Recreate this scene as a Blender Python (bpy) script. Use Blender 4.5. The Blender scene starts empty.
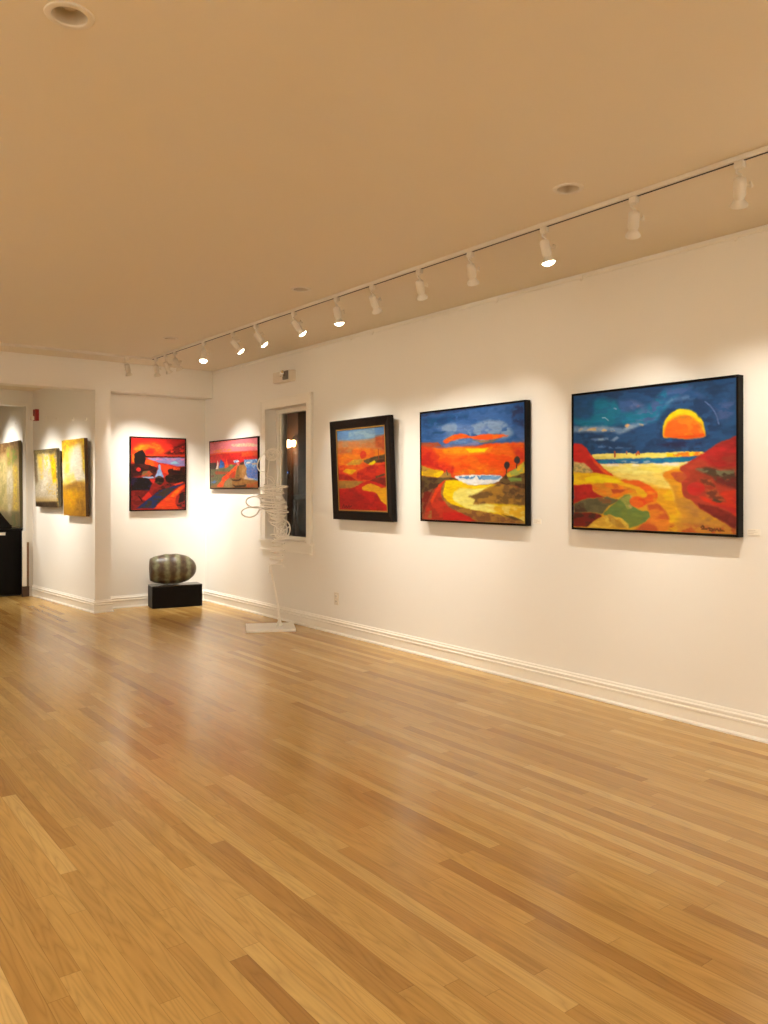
import bpy, bmesh, math, random
import numpy as np
from mathutils import Vector, Matrix

random.seed(7)
scene = bpy.context.scene
COL = scene.collection
R = math.radians

# ------------------------------------------------------------------ camera
CAM_H = 1.35
YAW = 37.2635
cam_data = bpy.data.cameras.new('camera')
cam_data.sensor_fit = 'HORIZONTAL'
cam_data.sensor_width = 36.0
cam_data.lens = 811.0 / 768.0 * 36.0
cam_data.shift_y = (489.7 - 512.0) / 768.0
cam_data.clip_start = 0.05
cam = bpy.data.objects.new('camera', cam_data)
cam.location = (0, 0, CAM_H)
cam.rotation_euler = (R(90), 0, R(-YAW))
COL.objects.link(cam)
scene.camera = cam

# ------------------------------------------------------------------ view, world (night outside)
scene.view_settings.view_transform = 'Standard'
scene.view_settings.look = 'None'
scene.view_settings.gamma = 1.0
scene.view_settings.use_curve_mapping = False
scene.view_settings.exposure = 0.09
world = bpy.data.worlds.new('night')
scene.world = world
world.use_nodes = True
world.node_tree.nodes['Background'].inputs['Color'].default_value = (0.010, 0.008, 0.010, 1)
world.node_tree.nodes['Background'].inputs['Strength'].default_value = 0.4

# lamp settings shared by the lamp builders further down
LAMP_COLOR = (1.0, 0.935, 0.83)
SPOT_W = 68.0       # picture spotlights
FILL_W = 195.0     # added fill spotlights out of view
scene.cycles.diffuse_bounces = 6

# room dimensions (metres)
XW = 4.255        # right wall
H = 2.769         # ceiling
YB = 8.985        # front of the beam
YR = 9.20         # back wall of the recess
BEAM_Z = 2.445
H2 = 2.606        # lower ceiling beyond the beam
XL, YN = -3.4, -4.2
A2 = Vector((2.860, 8.985)); B2 = Vector((2.700, 10.96))   # partition wall, slightly skewed
PX1 = 3.03        # right side of the partition's end

# ------------------------------------------------------------------ helpers
def srgb(h):
    if isinstance(h, str):
        h = tuple(int(h[i:i+2], 16) / 255 for i in (0, 2, 4))
    return tuple((c / 12.92 if c <= 0.04045 else ((c + 0.055) / 1.055) ** 2.4) for c in h) + (1,)

def link_mesh(name, bm, mat=None, parent=None, smooth=False):
    me = bpy.data.meshes.new(name)
    bmesh.ops.recalc_face_normals(bm, faces=bm.faces)
    bm.to_mesh(me); bm.free()
    if mat is not None:
        for m in (mat if isinstance(mat, (list, tuple)) else [mat]):
            me.materials.append(m)
    if smooth:
        for p in me.polygons: p.use_smooth = True
    o = bpy.data.objects.new(name, me)
    COL.objects.link(o)
    if parent is not None: o.parent = parent
    return o

def smooth_by_angle(o, deg=35):
    me = o.data
    for p in me.polygons: p.use_smooth = True
    bm = bmesh.new(); bm.from_mesh(me)
    for e in bm.edges:
        if len(e.link_faces) == 2 and e.calc_face_angle(0) > R(deg): e.smooth = False
    bm.to_mesh(me); bm.free()
    return o

def tag(o, label, cat, group=None, kind=None):
    o['label'] = label; o['category'] = cat
    if group: o['group'] = group
    if kind: o['kind'] = kind
    return o

def empty(name, loc=(0, 0, 0), rot=(0, 0, 0)):
    o = bpy.data.objects.new(name, None)
    o.empty_display_size = 0.05
    o.location = loc; o.rotation_euler = rot
    COL.objects.link(o)
    return o

def structure(o, parent=None):
    if parent is None: o['kind'] = 'structure'
    return o

def box(bm, x0, x1, y0, y1, z0, z1, bev=0.0, mat=None):
    vs = [bm.verts.new((x, y, z)) for x in (x0, x1) for y in (y0, y1) for z in (z0, z1)]
    idx = [(0,1,3,2),(4,6,7,5),(0,4,5,1),(2,3,7,6),(0,2,6,4),(1,5,7,3)]
    fs = [bm.faces.new([vs[i] for i in f]) for f in idx]
    if bev > 0:
        es = list({e for f in fs for e in f.edges})
        bmesh.ops.bevel(bm, geom=es, offset=bev, segments=2, affect='EDGES', profile=0.6)
    return fs

def quad(bm, a, b, c, d):
    return bm.faces.new([bm.verts.new(p) for p in (a, b, c, d)])

def lathe(bm, prof, seg=24, M=None, cap=True):
    """prof = list of (radius, z); spun about local Z"""
    M = M or Matrix.Identity(4)
    rings = []
    for r, z in prof:
        if r < 1e-6:
            rings.append([bm.verts.new(M @ Vector((0, 0, z)))])
        else:
            rings.append([bm.verts.new(M @ Vector((r*math.cos(2*math.pi*i/seg), r*math.sin(2*math.pi*i/seg), z))) for i in range(seg)])
    for a, b in zip(rings[:-1], rings[1:]):
        for i in range(seg):
            j = (i + 1) % seg
            if len(a) == 1 and len(b) == 1: continue
            if len(a) == 1: bm.faces.new((a[0], b[i], b[j]))
            elif len(b) == 1: bm.faces.new((a[i], a[j], b[0]))
            else: bm.faces.new((a[i], a[j], b[j], b[i]))

def tube(bm, pts, rad, seg=8, closed=False, cap=True):
    pts = [Vector(p) for p in pts]; n = len(pts)
    rads = rad if isinstance(rad, (list, tuple)) else [rad] * n
    rings = []; prev = None
    for i in range(n):
        if closed: t = pts[(i+1) % n] - pts[i-1]
        else: t = pts[min(i+1, n-1)] - pts[max(i-1, 0)]
        t.normalize()
        if prev is None:
            u = t.orthogonal().normalized()
        else:
            u = (prev - t * prev.dot(t))
            u = u.normalized() if u.length > 1e-6 else t.orthogonal().normalized()
        prev = u; v = t.cross(u)
        rings.append([bm.verts.new(pts[i] + (u*math.cos(2*math.pi*k/seg) + v*math.sin(2*math.pi*k/seg)) * rads[i]) for k in range(seg)])
    m = n if closed else n - 1
    for i in range(m):
        a, b = rings[i], rings[(i+1) % n]
        for k in range(seg):
            j = (k + 1) % seg
            bm.faces.new((a[k], a[j], b[j], b[k]))
    if not closed and cap:
        bm.faces.new(rings[0]); bm.faces.new(list(reversed(rings[-1])))

def spline(ctrl, n=8, closed=False):
    """Catmull-Rom through the control points"""
    P = [Vector(p) for p in ctrl]; out = []; m = len(P)
    rng = range(m) if closed else range(m - 1)
    for i in rng:
        if closed: p0, p1, p2, p3 = P[(i-1) % m], P[i], P[(i+1) % m], P[(i+2) % m]
        else: p0, p1, p2, p3 = P[max(i-1, 0)], P[i], P[i+1], P[min(i+2, m-1)]
        for k in range(n):
            t = k / n
            out.append(0.5*((2*p1) + (p2-p0)*t + (2*p0-5*p1+4*p2-p3)*t*t + (3*p1-p0-3*p2+p3)*t**3))
    if not closed: out.append(P[-1])
    return out

def extrude_profile(bm, prof, p0, p1, out):
    """prof: (outward, z) list, swept along the floor line p0 -> p1; out = 2D unit vector off the wall"""
    a = [bm.verts.new((p0[0] + out[0]*o, p0[1] + out[1]*o, z)) for o, z in prof]
    b = [bm.verts.new((p1[0] + out[0]*o, p1[1] + out[1]*o, z)) for o, z in prof]
    n = len(prof)
    for i in range(n):
        j = (i + 1) % n
        bm.faces.new((a[i], a[j], b[j], b[i]))
    bm.faces.new(a); bm.faces.new(list(reversed(b)))

# ------------------------------------------------------------------ materials
def mat(name, color, rough=0.5, metal=0.0, spec=0.5, bump=None, vary=None, coat=0.0):
    m = bpy.data.materials.new(name); m.use_nodes = True
    nt = m.node_tree; N = nt.nodes; L = nt.links
    b = N['Principled BSDF']
    col = srgb(color) if isinstance(color, str) else tuple(color) + (1,)
    b.inputs['Base Color'].default_value = col
    b.inputs['Roughness'].default_value = rough
    b.inputs['Metallic'].default_value = metal
    b.inputs['Specular IOR Level'].default_value = spec
    b.inputs['Coat Weight'].default_value = coat
    tc = N.new('ShaderNodeTexCoord')
    if vary:
        c2, sc = vary
        n = N.new('ShaderNodeTexNoise'); n.inputs['Scale'].default_value = sc; n.inputs['Detail'].default_value = 4
        L.new(tc.outputs['Object'], n.inputs['Vector'])
        mx = N.new('ShaderNodeMix'); mx.data_type = 'RGBA'
        mx.inputs[6].default_value = col; mx.inputs[7].default_value = srgb(c2)
        rp = N.new('ShaderNodeValToRGB'); rp.color_ramp.elements[0].position = 0.38; rp.color_ramp.elements[1].position = 0.62
        L.new(n.outputs['Fac'], rp.inputs['Fac']); L.new(rp.outputs['Color'], mx.inputs[0])
        L.new(mx.outputs[2], b.inputs['Base Color'])
    if bump:
        sc, st = bump
        n = N.new('ShaderNodeTexNoise'); n.inputs['Scale'].default_value = sc; n.inputs['Detail'].default_value = 3
        L.new(tc.outputs['Object'], n.inputs['Vector'])
        bp = N.new('ShaderNodeBump'); bp.inputs['Strength'].default_value = st; bp.inputs['Distance'].default_value = 0.002
        L.new(n.outputs['Fac'], bp.inputs['Height']); L.new(bp.outputs['Normal'], b.inputs['Normal'])
    return m

def emit(name, color, strength):
    m = bpy.data.materials.new(name); m.use_nodes = True
    b = m.node_tree.nodes['Principled BSDF']
    b.inputs['Base Color'].default_value = (0, 0, 0, 1)
    b.inputs['Emission Color'].default_value = tuple(color) + (1,)
    b.inputs['Emission Strength'].default_value = strength
    return m

def glass(name, rough=0.0, tint=(1, 1, 1), ior=1.45):
    m = bpy.data.materials.new(name); m.use_nodes = True
    b = m.node_tree.nodes['Principled BSDF']
    b.inputs['Base Color'].default_value = tuple(tint) + (1,)
    b.inputs['Transmission Weight'].default_value = 1.0
    b.inputs['Roughness'].default_value = rough; b.inputs['IOR'].default_value = ior
    return m

def wood_floor():
    m = bpy.data.materials.new('oak_strip_floor'); m.use_nodes = True
    nt = m.node_tree; N = nt.nodes; L = nt.links; b = N['Principled BSDF']
    def math_(op, a, c=None, d=None):
        n = N.new('ShaderNodeMath'); n.operation = op
        for i, v in enumerate((a, c, d)):
            if v is None: continue
            if hasattr(v, 'links'): L.new(v, n.inputs[i])
            else: n.inputs[i].default_value = v
        return n.outputs[0]
    tc = N.new('ShaderNodeTexCoord'); sp = N.new('ShaderNodeSeparateXYZ'); L.new(tc.outputs['Object'], sp.inputs[0])
    x, y = sp.outputs['X'], sp.outputs['Y']
    xs = math_('DIVIDE', x, 0.0585); row = math_('FLOOR', xs); fx = math_('FRACT', xs)
    w1 = N.new('ShaderNodeTexWhiteNoise'); w1.noise_dimensions = '1D'; L.new(row, w1.inputs['W'])
    w2 = N.new('ShaderNodeTexWhiteNoise'); w2.noise_dimensions = '1D'; L.new(math_('ADD', row, 57.3), w2.inputs['W'])
    ln = math_('MULTIPLY_ADD', w2.outputs['Value'], 1.1, 0.85)
    ys = math_('DIVIDE', math_('MULTIPLY_ADD', w1.outputs['Value'], 7.0, y), ln)
    pid = math_('FLOOR', ys); fy = math_('FRACT', ys)
    cb = N.new('ShaderNodeCombineXYZ'); L.new(row, cb.inputs[0]); L.new(pid, cb.inputs[1])
    w3 = N.new('ShaderNodeTexWhiteNoise'); w3.noise_dimensions = '3D'; L.new(cb.outputs[0], w3.inputs['Vector'])
    ramp = N.new('ShaderNodeValToRGB')
    cr = ramp.color_ramp
    stops = [(0.0, 'a67c42'), (0.12, 'b78e4e'), (0.45, 'c39c58'), (0.75, 'c8a25e'), (0.92, 'd0ad69'), (1.0, 'd8b675')]
    while len(cr.elements) < len(stops): cr.elements.new(0.5)
    for e, (p, c) in zip(cr.elements, stops): e.position = p; e.color = srgb(c)
    L.new(w3.outputs['Value'], ramp.inputs['Fac'])
    # grain, offset for every strip
    off = N.new('ShaderNodeVectorMath'); off.operation = 'MULTIPLY_ADD'
    L.new(w3.outputs['Color'], off.inputs[0]); off.inputs[1].default_value = (13, 17, 5); L.new(tc.outputs['Object'], off.inputs[2])
    mp = N.new('ShaderNodeMapping'); mp.inputs['Scale'].default_value = (60, 1.0, 1); L.new(off.outputs[0], mp.inputs['Vector'])
    n1 = N.new('ShaderNodeTexNoise'); n1.inputs['Scale'].default_value = 1.0; n1.inputs['Detail'].default_value = 6; n1.inputs['Distortion'].default_value = 0.6
    L.new(mp.outputs[0], n1.inputs['Vector'])
    mp2 = N.new('ShaderNodeMapping'); mp2.inputs['Scale'].default_value = (14, 0.9, 1); L.new(off.outputs[0], mp2.inputs['Vector'])
    wv = N.new('ShaderNodeTexNoise'); wv.inputs['Scale'].default_value = 1.3; wv.inputs['Detail'].default_value = 1.5
    L.new(mp2.outputs[0], wv.inputs['Vector'])
    rings = math_('FRACT', math_('MULTIPLY', wv.outputs['Fac'], 11.0))
    rings = math_('PINGPONG', rings, 0.5)
    rings = math_('SMOOTHSTEP' if False else 'MULTIPLY', rings, 2.0)
    rings = math_('POWER', rings, 0.5)
    g1 = math_('MULTIPLY_ADD', n1.outputs['Fac'], 0.22, 0.89)
    g2 = math_('MULTIPLY_ADD', rings, 0.24, 0.81)
    # worn, softer large scale tone
    n3 = N.new('ShaderNodeTexNoise'); n3.inputs['Scale'].default_value = 0.9; L.new(tc.outputs['Object'], n3.inputs['Vector'])
    g3 = math_('MULTIPLY_ADD', n3.outputs['Fac'], 0.12, 0.94)
    g = math_('MULTIPLY', math_('MULTIPLY', g1, g2), g3)
    # seams
    ex = math_('LESS_THAN', math_('MINIMUM', fx, math_('SUBTRACT', 1.0, fx)), 0.012)
    eyd = math_('MULTIPLY', math_('MINIMUM', fy, math_('SUBTRACT', 1.0, fy)), ln)
    ey = math_('LESS_THAN', eyd, 0.0009)
    seam = math_('MAXIMUM', ex, ey)
    g = math_('MULTIPLY', g, math_('MULTIPLY_ADD', seam, -0.35, 1.0))
    vm = N.new('ShaderNodeVectorMath'); vm.operation = 'SCALE'
    L.new(ramp.outputs['Color'], vm.inputs[0]); L.new(g, vm.inputs['Scale'])
    L.new(vm.outputs[0], b.inputs['Base Color'])
    L.new(math_('MULTIPLY_ADD', n1.outputs['Fac'], 0.08, 0.19), b.inputs['Roughness'])
    b.inputs['Specular IOR Level'].default_value = 0.5
    # every strip lies at a slightly different tilt
    tilt = math_('MULTIPLY', math_('MULTIPLY', math_('SUBTRACT', w3.outputs['Value'], 0.5), fx), 0.0009)
    hgt = math_('ADD', tilt, math_('MULTIPLY', seam, -0.0004))
    hgt = math_('MULTIPLY_ADD', n1.outputs['Fac'], 0.00012, hgt)
    bp = N.new('ShaderNodeBump'); bp.inputs['Strength'].default_value = 0.5; bp.inputs['Distance'].default_value = 1.0
    L.new(hgt, bp.inputs['Height']); L.new(bp.outputs['Normal'], b.inputs['Normal'])
    return m

def canvas_material(name, rough=0.42):
    """paint: reads the pigment laid on the canvas mesh, with brush relief"""
    m = bpy.data.materials.new(name); m.use_nodes = True
    nt = m.node_tree; N = nt.nodes; L = nt.links; b = N['Principled BSDF']
    at = N.new('ShaderNodeVertexColor'); at.layer_name = 'pigment'
    L.new(at.outputs['Color'], b.inputs['Base Color'])
    b.inputs['Roughness'].default_value = rough; b.inputs['Specular IOR Level'].default_value = 0.25
    tc = N.new('ShaderNodeTexCoord'); n = N.new('ShaderNodeTexNoise'); n.inputs['Scale'].default_value = 90; n.inputs['Detail'].default_value = 4
    L.new(tc.outputs['Object'], n.inputs['Vector'])
    bp = N.new('ShaderNodeBump'); bp.inputs['Strength'].default_value = 0.25; bp.inputs['Distance'].default_value = 0.002
    L.new(n.outputs['Fac'], bp.inputs['Height']); L.new(bp.outputs['Normal'], b.inputs['Normal'])
    return m

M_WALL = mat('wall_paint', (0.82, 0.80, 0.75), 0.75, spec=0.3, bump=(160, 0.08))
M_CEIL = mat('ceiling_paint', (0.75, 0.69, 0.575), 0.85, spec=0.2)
M_TRIM = mat('trim_paint', (0.84, 0.81, 0.74), 0.35, bump=(40, 0.05))
M_FLOOR = wood_floor()
M_BLACK = mat('black_frame', '0b0705', 0.5, spec=0.12, bump=(120, 0.1))
M_FRAME_DARK = mat('dark_wood_frame', '1a100b', 0.42, spec=0.15, bump=(90, 0.2), vary=('100a08', 30))
M_GILT = mat('gilt_liner', 'a8813c', 0.4, metal=0.6)
M_CANVAS = canvas_material('oil_paint')
M_BACKING = mat('canvas_backing', '8a7a60', 0.8)
M_LAMP = mat('lamp_enamel', (0.72, 0.68, 0.60), 0.45)
M_SLOT = mat('track_slot', '15110e', 0.6)
M_BULB = emit('halogen_glow', (1.0, 0.86, 0.60), 26.0)
M_LENS = glass('lamp_glass', 0.05)
M_PANE = glass('window_glass', 0.0, (0.97, 0.98, 0.97), 1.16)
M_PLINTH = mat('black_lacquer', '0a0706', 0.42, spec=0.12)
M_PLINTHTOP = mat('plinth_top_gloss', '2c251e', 0.15, spec=0.5)
M_WIRE = mat('white_wire', (0.90, 0.87, 0.80), 0.5, bump=(60, 0.3))
M_SLAB = mat('white_slab', (0.88, 0.85, 0.78), 0.55, bump=(50, 0.1))
M_BLACKLEATHER = mat('black_leather', '0f0a08', 0.5, spec=0.2, bump=(150, 0.4))
M_CARD = mat('white_card', 'efe9dc', 0.7)
M_RED = mat('alarm_red', 'a01812', 0.35)
M_CHROME = mat('reflector', (0.8, 0.78, 0.74), 0.15, metal=1.0)
M_PLASTIC = mat('ivory_plastic', (0.70, 0.64, 0.54), 0.45)
M_DARKGREY = mat('grey_housing', '6a6258', 0.4)
M_CANIN = mat('can_reflector', (0.70, 0.64, 0.54), 0.4)

# ------------------------------------------------------------------ what is painted on each canvas (u across, v down, hex pigments)
ART = {
    'sun': [
        ('v',[(0,'1f3f68'),(1,'23568c')]),
        ('p',[(0,0),(1,0),(1,0.62),(0,0.62)],'1f3f68','245080',0.5,1,7,0.01),
        ('p',[(0.019,0.219),(-0.008,0.178),(0.074,0.09),(0.145,0.032),(0.29,0.059),(0.323,0.118),(0.42,0.155),(0.529,0.114),(0.678,0.028),(0.736,0.018),(0.678,0.088),(0.574,0.233),(0.482,0.251),(0.347,0.248),(0.247,0.248),(0.118,0.256)],'157a9c','1e6c94',0.6,1,10,0.02),
        ('p',[(-0.007,0.004),(0.128,0.001),(0.153,0.127),(0.118,0.19),(0.029,0.181),(-0.008,0.13)],'23568c','22507f',0.5,1,8,0.02),
        ('p',[(0.315,0.071),(0.388,0.07),(0.498,0.128),(0.467,0.169),(0.42,0.146),(0.347,0.166),(0.314,0.126)],'5a6ea0','3d5f96',0.5,0.8,12,0.015),
        ('p',[(0.001,0.237),(0.1,0.241),(0.205,0.24),(0.346,0.275),(0.371,0.25),(0.419,0.236),(0.497,0.252),(0.451,0.266),(0.371,0.295),(0.322,0.319),(0.272,0.288),(0.118,0.285),(0.001,0.275)],'8fa6bd','6d8cae',0.5,1,12,0.012),
        ('p',[(0.037,0.254),(0.17,0.256),(0.289,0.278),(0.289,0.291),(0.161,0.277),(0.037,0.269)],'e0b878','c8b89a',0.5,0.55,25,0.006),
        ('p',[(0.355,0.258),(0.371,0.241),(0.387,0.252),(0.375,0.273)],'e8b070','e8b070',0.5,1.0,14,0.006),
        ('p',[(0.447,0.246),(0.474,0.259),(0.47,0.268),(0.451,0.257)],'e8b070','e8b070',0.5,1.0,14,0.006),
        ('p',[(0.371,0.241),(0.467,0.134),(0.529,0.167),(0.574,0.189),(0.543,0.23),(0.482,0.242),(0.419,0.245)],'4f7aa5','157a9c',0.5,0.7,14,0.02),
        ('p',[(0.126,0.333),(0.204,0.333),(0.247,0.332),(0.247,0.35),(0.152,0.353)],'8fa6bd','5c7aa6',0.5,0.7,16,0.006),
        ('p',[(0.263,0.352),(0.305,0.327),(0.322,0.342),(0.288,0.362)],'7c92b4','7c92b4',0.5,1.0,14,0.006),
        ('p',[(0.152,0.391),(0.338,0.393),(0.402,0.415),(0.271,0.417),(0.161,0.405)],'5d80ac','23568c',0.5,0.6,16,0.006),
        ('s',[(0.205,0.184),(0.222,0.183),(0.247,0.207)],0.007,'9fb4c4'),
        ('s',[(0.285,0.121),(0.299,0.128)],0.01,'8296b8'),
        ('e',0.442,0.122,0.008,0.005,'8a6a88','8a6a88',0.5,1.0,0.01),
        ('p',[(0.479,0.162),(0.549,0.081),(0.609,0.027),(0.712,0.024),(0.768,0.023),(0.747,0.046),(0.639,0.066),(0.571,0.145),(0.525,0.246),(0.479,0.251)],'157a9c','4a6296',0.5,0.75,12,0.02),
        ('p',[(0.571,0.171),(0.609,0.114),(0.682,0.071),(0.768,0.074),(0.837,0.124),(0.89,0.189),(0.916,0.282),(0.949,0.252),(0.976,0.19),(0.95,0.105),(0.884,0.08),(0.789,0.051),(0.69,0.038),(0.617,0.072)],'4a6296','27588f',0.5,0.85,10,0.02),
        ('p',[(0.609,0.123),(0.661,0.09),(0.733,0.09),(0.775,0.104),(0.739,0.108),(0.668,0.108),(0.616,0.141)],'7890b4','5c7aa8',0.5,0.8,14,0.02),
        ('p',[(0.775,0.032),(0.885,0.022),(0.924,0.102),(0.864,0.161),(0.816,0.097)],'1f3f68','22507f',0.5,0.9,7,0.03),
        ('e',0.721,0.294,0.158,0.183,'1d3c64','26507f',0.6,1,0.04),
        ('s',[(0.837,0.137),(0.864,0.165),(0.887,0.205),(0.9,0.239),(0.91,0.289)],0.009,'5d73a4'),
        ('p',[(0.924,0.151),(0.989,0.151),(0.995,0.216),(0.949,0.268),(0.923,0.217)],'4a6296','23568c',0.5,0.7,14,0.02),
        ('p',[(0.936,0.292),(1.001,0.257),(1.0,0.37),(0.895,0.428),(0.841,0.441),(0.883,0.345)],'1f4a78','235688',0.5,1,8,0.02),
        ('p',[(0.547,0.397),(0.629,0.39),(0.766,0.386),(0.835,0.374),(0.842,0.416),(0.744,0.431),(0.614,0.421)],'24264c','1f3f68',0.7,1,10,0.01),
        ('p',[(0.596,0.357),(0.589,0.295),(0.608,0.236),(0.638,0.191),(0.689,0.168),(0.746,0.175),(0.788,0.207),(0.819,0.256),(0.835,0.308),(0.838,0.366),(0.801,0.368),(0.716,0.373),(0.637,0.356)],'fbda10','f5c818',0.8,1,10,0.006),
        ('p',[(0.596,0.353),(0.6,0.296),(0.623,0.251),(0.667,0.22),(0.718,0.208),(0.767,0.23),(0.805,0.272),(0.829,0.324),(0.836,0.362),(0.801,0.363),(0.716,0.37),(0.637,0.351)],'ee6a22','ea8424',0.5,1,9,0.012),
        ('p',[(0.645,0.24),(0.696,0.215),(0.746,0.217),(0.795,0.262),(0.822,0.298),(0.788,0.253),(0.746,0.231),(0.696,0.232)],'b08a3a','e07a28',0.5,0.7,25,0.006),
        ('p',[(0.6,0.34),(0.637,0.356),(0.724,0.373),(0.835,0.366),(0.832,0.345),(0.717,0.353)],'e85420','e85420',0.5,1.0,14,0.006),
        ('p',[(0,0.52),(1,0.52),(1,1.02),(0,1.02)],'eeb52c','e8a428',0.5,1,9,0.003),
        ('p',[(0.13,0.448),(0.288,0.452),(0.578,0.459),(0.841,0.46),(0.823,0.499),(0.578,0.5),(0.288,0.493),(0.13,0.486)],'faec7c','f8e468',0.5,1,10,0.003),
        ('p',[(0.614,0.467),(0.841,0.462),(0.841,0.499),(0.708,0.506),(0.614,0.493)],'fdd80a','ee8420',0.55,0.9,16,0.004),
        ('p',[(0.481,0.46),(0.557,0.466),(0.572,0.478),(0.488,0.478)],'fbd820','f8e468',0.5,0.6,20,0.006),
        ('s',[(0.29,0.441),(0.29,0.473)],0.016,'b8562c'),
        ('s',[(0.368,0.442),(0.368,0.457)],0.012,'b87858'),
        ('s',[(0.43,0.466),(0.442,0.446),(0.449,0.464)],0.014,'c86030'),
        ('p',[(0.16,0.493),(0.288,0.489),(0.578,0.492),(0.747,0.493),(0.816,0.488),(0.754,0.527),(0.602,0.531),(0.369,0.529),(0.186,0.522)],'2068a0','1c7ea0',0.5,1,14,0.004),
        ('p',[(0.203,0.502),(0.337,0.502),(0.418,0.513),(0.527,0.511),(0.572,0.524),(0.449,0.528),(0.288,0.519)],'9ab8c8','3a7aa4',0.5,0.6,20,0.004),
        ('p',[(0.178,0.522),(0.369,0.531),(0.602,0.53),(0.747,0.529),(0.718,0.551),(0.602,0.569),(0.417,0.585),(0.229,0.551)],'fdf6e4','faec88',0.6,1,9,0.006),
        ('p',[(0.195,0.539),(0.417,0.549),(0.602,0.547),(0.711,0.551),(0.646,0.592),(0.572,0.607),(0.449,0.621),(0.287,0.599),(0.229,0.57)],'faec84','f8e468',0.5,1,12,0.01),
        ('p',[(0.229,0.579),(0.449,0.614),(0.587,0.59),(0.638,0.643),(0.645,0.721),(0.659,0.781),(0.659,0.789),(0.63,0.747),(0.526,0.676),(0.328,0.637)],'f2d262','f6da70',0.5,1,10,0.015),
        ('p',[(0.571,0.703),(0.645,0.704),(0.673,0.849),(0.744,0.898),(0.946,0.998),(0.524,1.027),(0.509,0.834),(0.555,0.79)],'ecba24','e6a426',0.5,1,9,0.01),
        ('p',[(0.636,0.583),(0.672,0.562),(0.722,0.594),(0.7,0.67),(0.707,0.747),(0.763,0.789),(0.865,0.879),(1.002,0.964),(1.002,1.004),(0.705,1.018),(0.713,0.899),(0.671,0.806),(0.649,0.695),(0.591,0.625),(0.599,0.59)],'e6a028','d4962e',0.5,1,9,0.01),
        ('p',[(0.671,0.789),(0.742,0.772),(0.825,0.846),(1.002,0.968),(1.002,1.004),(0.669,1.02),(0.684,0.9),(0.734,0.882)],'c98e34','b9803a',0.5,0.9,9,0.03),
        ('p',[(0.633,0.953),(1.002,0.956),(1.002,1.004),(0.633,1.022)],'d08a30','c05c2c',0.6,0.8,16,0.02),
        ('p',[(0.694,0.559),(0.751,0.527),(0.827,0.48),(0.895,0.418),(0.948,0.397),(1.007,0.369),(1.002,0.968),(0.944,0.934),(0.865,0.879),(0.811,0.847),(0.763,0.789),(0.714,0.764),(0.704,0.704),(0.701,0.61)],'a83c26','b8402a',0.5,1,9,0.006),
        ('p',[(0.751,0.536),(0.821,0.48),(0.882,0.434),(0.948,0.405),(1.007,0.373),(1.005,0.562),(0.908,0.575),(0.827,0.514),(0.779,0.503)],'c82828','a82626',0.5,1,6,0.01),
        ('p',[(0.841,0.498),(0.921,0.485),(0.961,0.447),(1.006,0.49),(1.005,0.57),(0.868,0.565)],'b02424','a83a2a',0.6,0.8,7,0.02),
        ('p',[(0.591,0.612),(0.613,0.586),(0.643,0.579),(0.722,0.594),(0.7,0.67),(0.664,0.644),(0.598,0.629)],'e88c24','d8801e',0.5,1,10,0.006),
        ('p',[(0.635,0.6),(0.657,0.592),(0.722,0.598),(0.743,0.628),(0.7,0.67),(0.672,0.652)],'c45c2c','b85030',0.5,1.0,14,0.006),
        ('p',[(0.778,0.575),(0.847,0.565),(0.921,0.592),(0.986,0.586),(1.004,0.651),(0.946,0.641),(0.88,0.632),(0.827,0.605)],'54402a','7a7a58',0.6,0.9,16,0.01),
        ('p',[(0.88,0.632),(1.005,0.635),(1.004,0.707),(0.946,0.69),(0.894,0.665)],'742420','54402a',0.6,0.9,14,0.01),
        ('p',[(0.799,0.63),(0.867,0.64),(0.893,0.706),(0.945,0.779),(0.919,0.796),(0.846,0.763),(0.833,0.705)],'b85a30','7a3a24',0.6,0.7,16,0.01),
        ('e',0.785,0.709,0.049,0.044,'cc2824','c83028',0.5,1.0,0.01),
        ('p',[(0.906,0.731),(1.004,0.715),(1.003,0.892),(0.945,0.836),(0.825,0.788),(0.805,0.755),(0.825,0.759),(0.893,0.796),(0.958,0.796)],'e23c22','c82c26',0.6,1,7,0.006),
        ('p',[(0.879,0.772),(0.932,0.788),(0.919,0.8),(0.873,0.788)],'54402a','54402a',0.5,1.0,14,0.006),
        ('p',[(0.791,0.805),(0.839,0.813),(0.906,0.829),(1.003,0.892),(1.002,0.964),(0.944,0.926),(0.865,0.879),(0.811,0.838)],'7a2018','8a2820',0.5,1,9,0.006),
        ('s',[(0.814,0.963),(0.824,0.95),(0.831,0.962),(0.819,0.975)],0.01,'6a3a18'),
        ('s',[(0.827,0.975),(0.844,0.972)],0.01,'6a3a18'),
        ('s',[(0.848,0.97),(0.858,0.966)],0.01,'6a3a18'),
        ('s',[(0.861,0.982),(0.865,0.968),(0.875,0.969),(0.871,0.984)],0.01,'6a3a18'),
        ('s',[(0.878,0.981),(0.888,0.968)],0.01,'6a3a18'),
        ('s',[(0.891,0.981),(0.901,0.968),(0.908,0.98)],0.01,'6a3a18'),
        ('s',[(0.911,0.982),(0.918,0.967)],0.01,'6a3a18'),
        ('s',[(0.921,0.979),(0.937,0.981)],0.01,'6a3a18'),
        ('p',[(-0.001,0.36),(0.046,0.365),(0.091,0.395),(0.126,0.453),(0.169,0.512),(0.22,0.56),(0.287,0.618),(0.116,0.59),(0.045,0.526),(-0.002,0.524)],'cc2a24','b42622',0.6,1,6,0.006),
        ('p',[(0.108,0.443),(0.13,0.458),(0.173,0.517),(0.229,0.57),(0.287,0.618),(0.229,0.602),(0.16,0.53)],'ee5a22','e84022',0.5,1.0,14,0.006),
        ('p',[(0.0,0.5),(0.036,0.511),(0.081,0.513),(0.151,0.586),(0.072,0.586),(-0.0,0.582)],'d8b870','a89a60',0.5,1,25,0.006),
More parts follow.
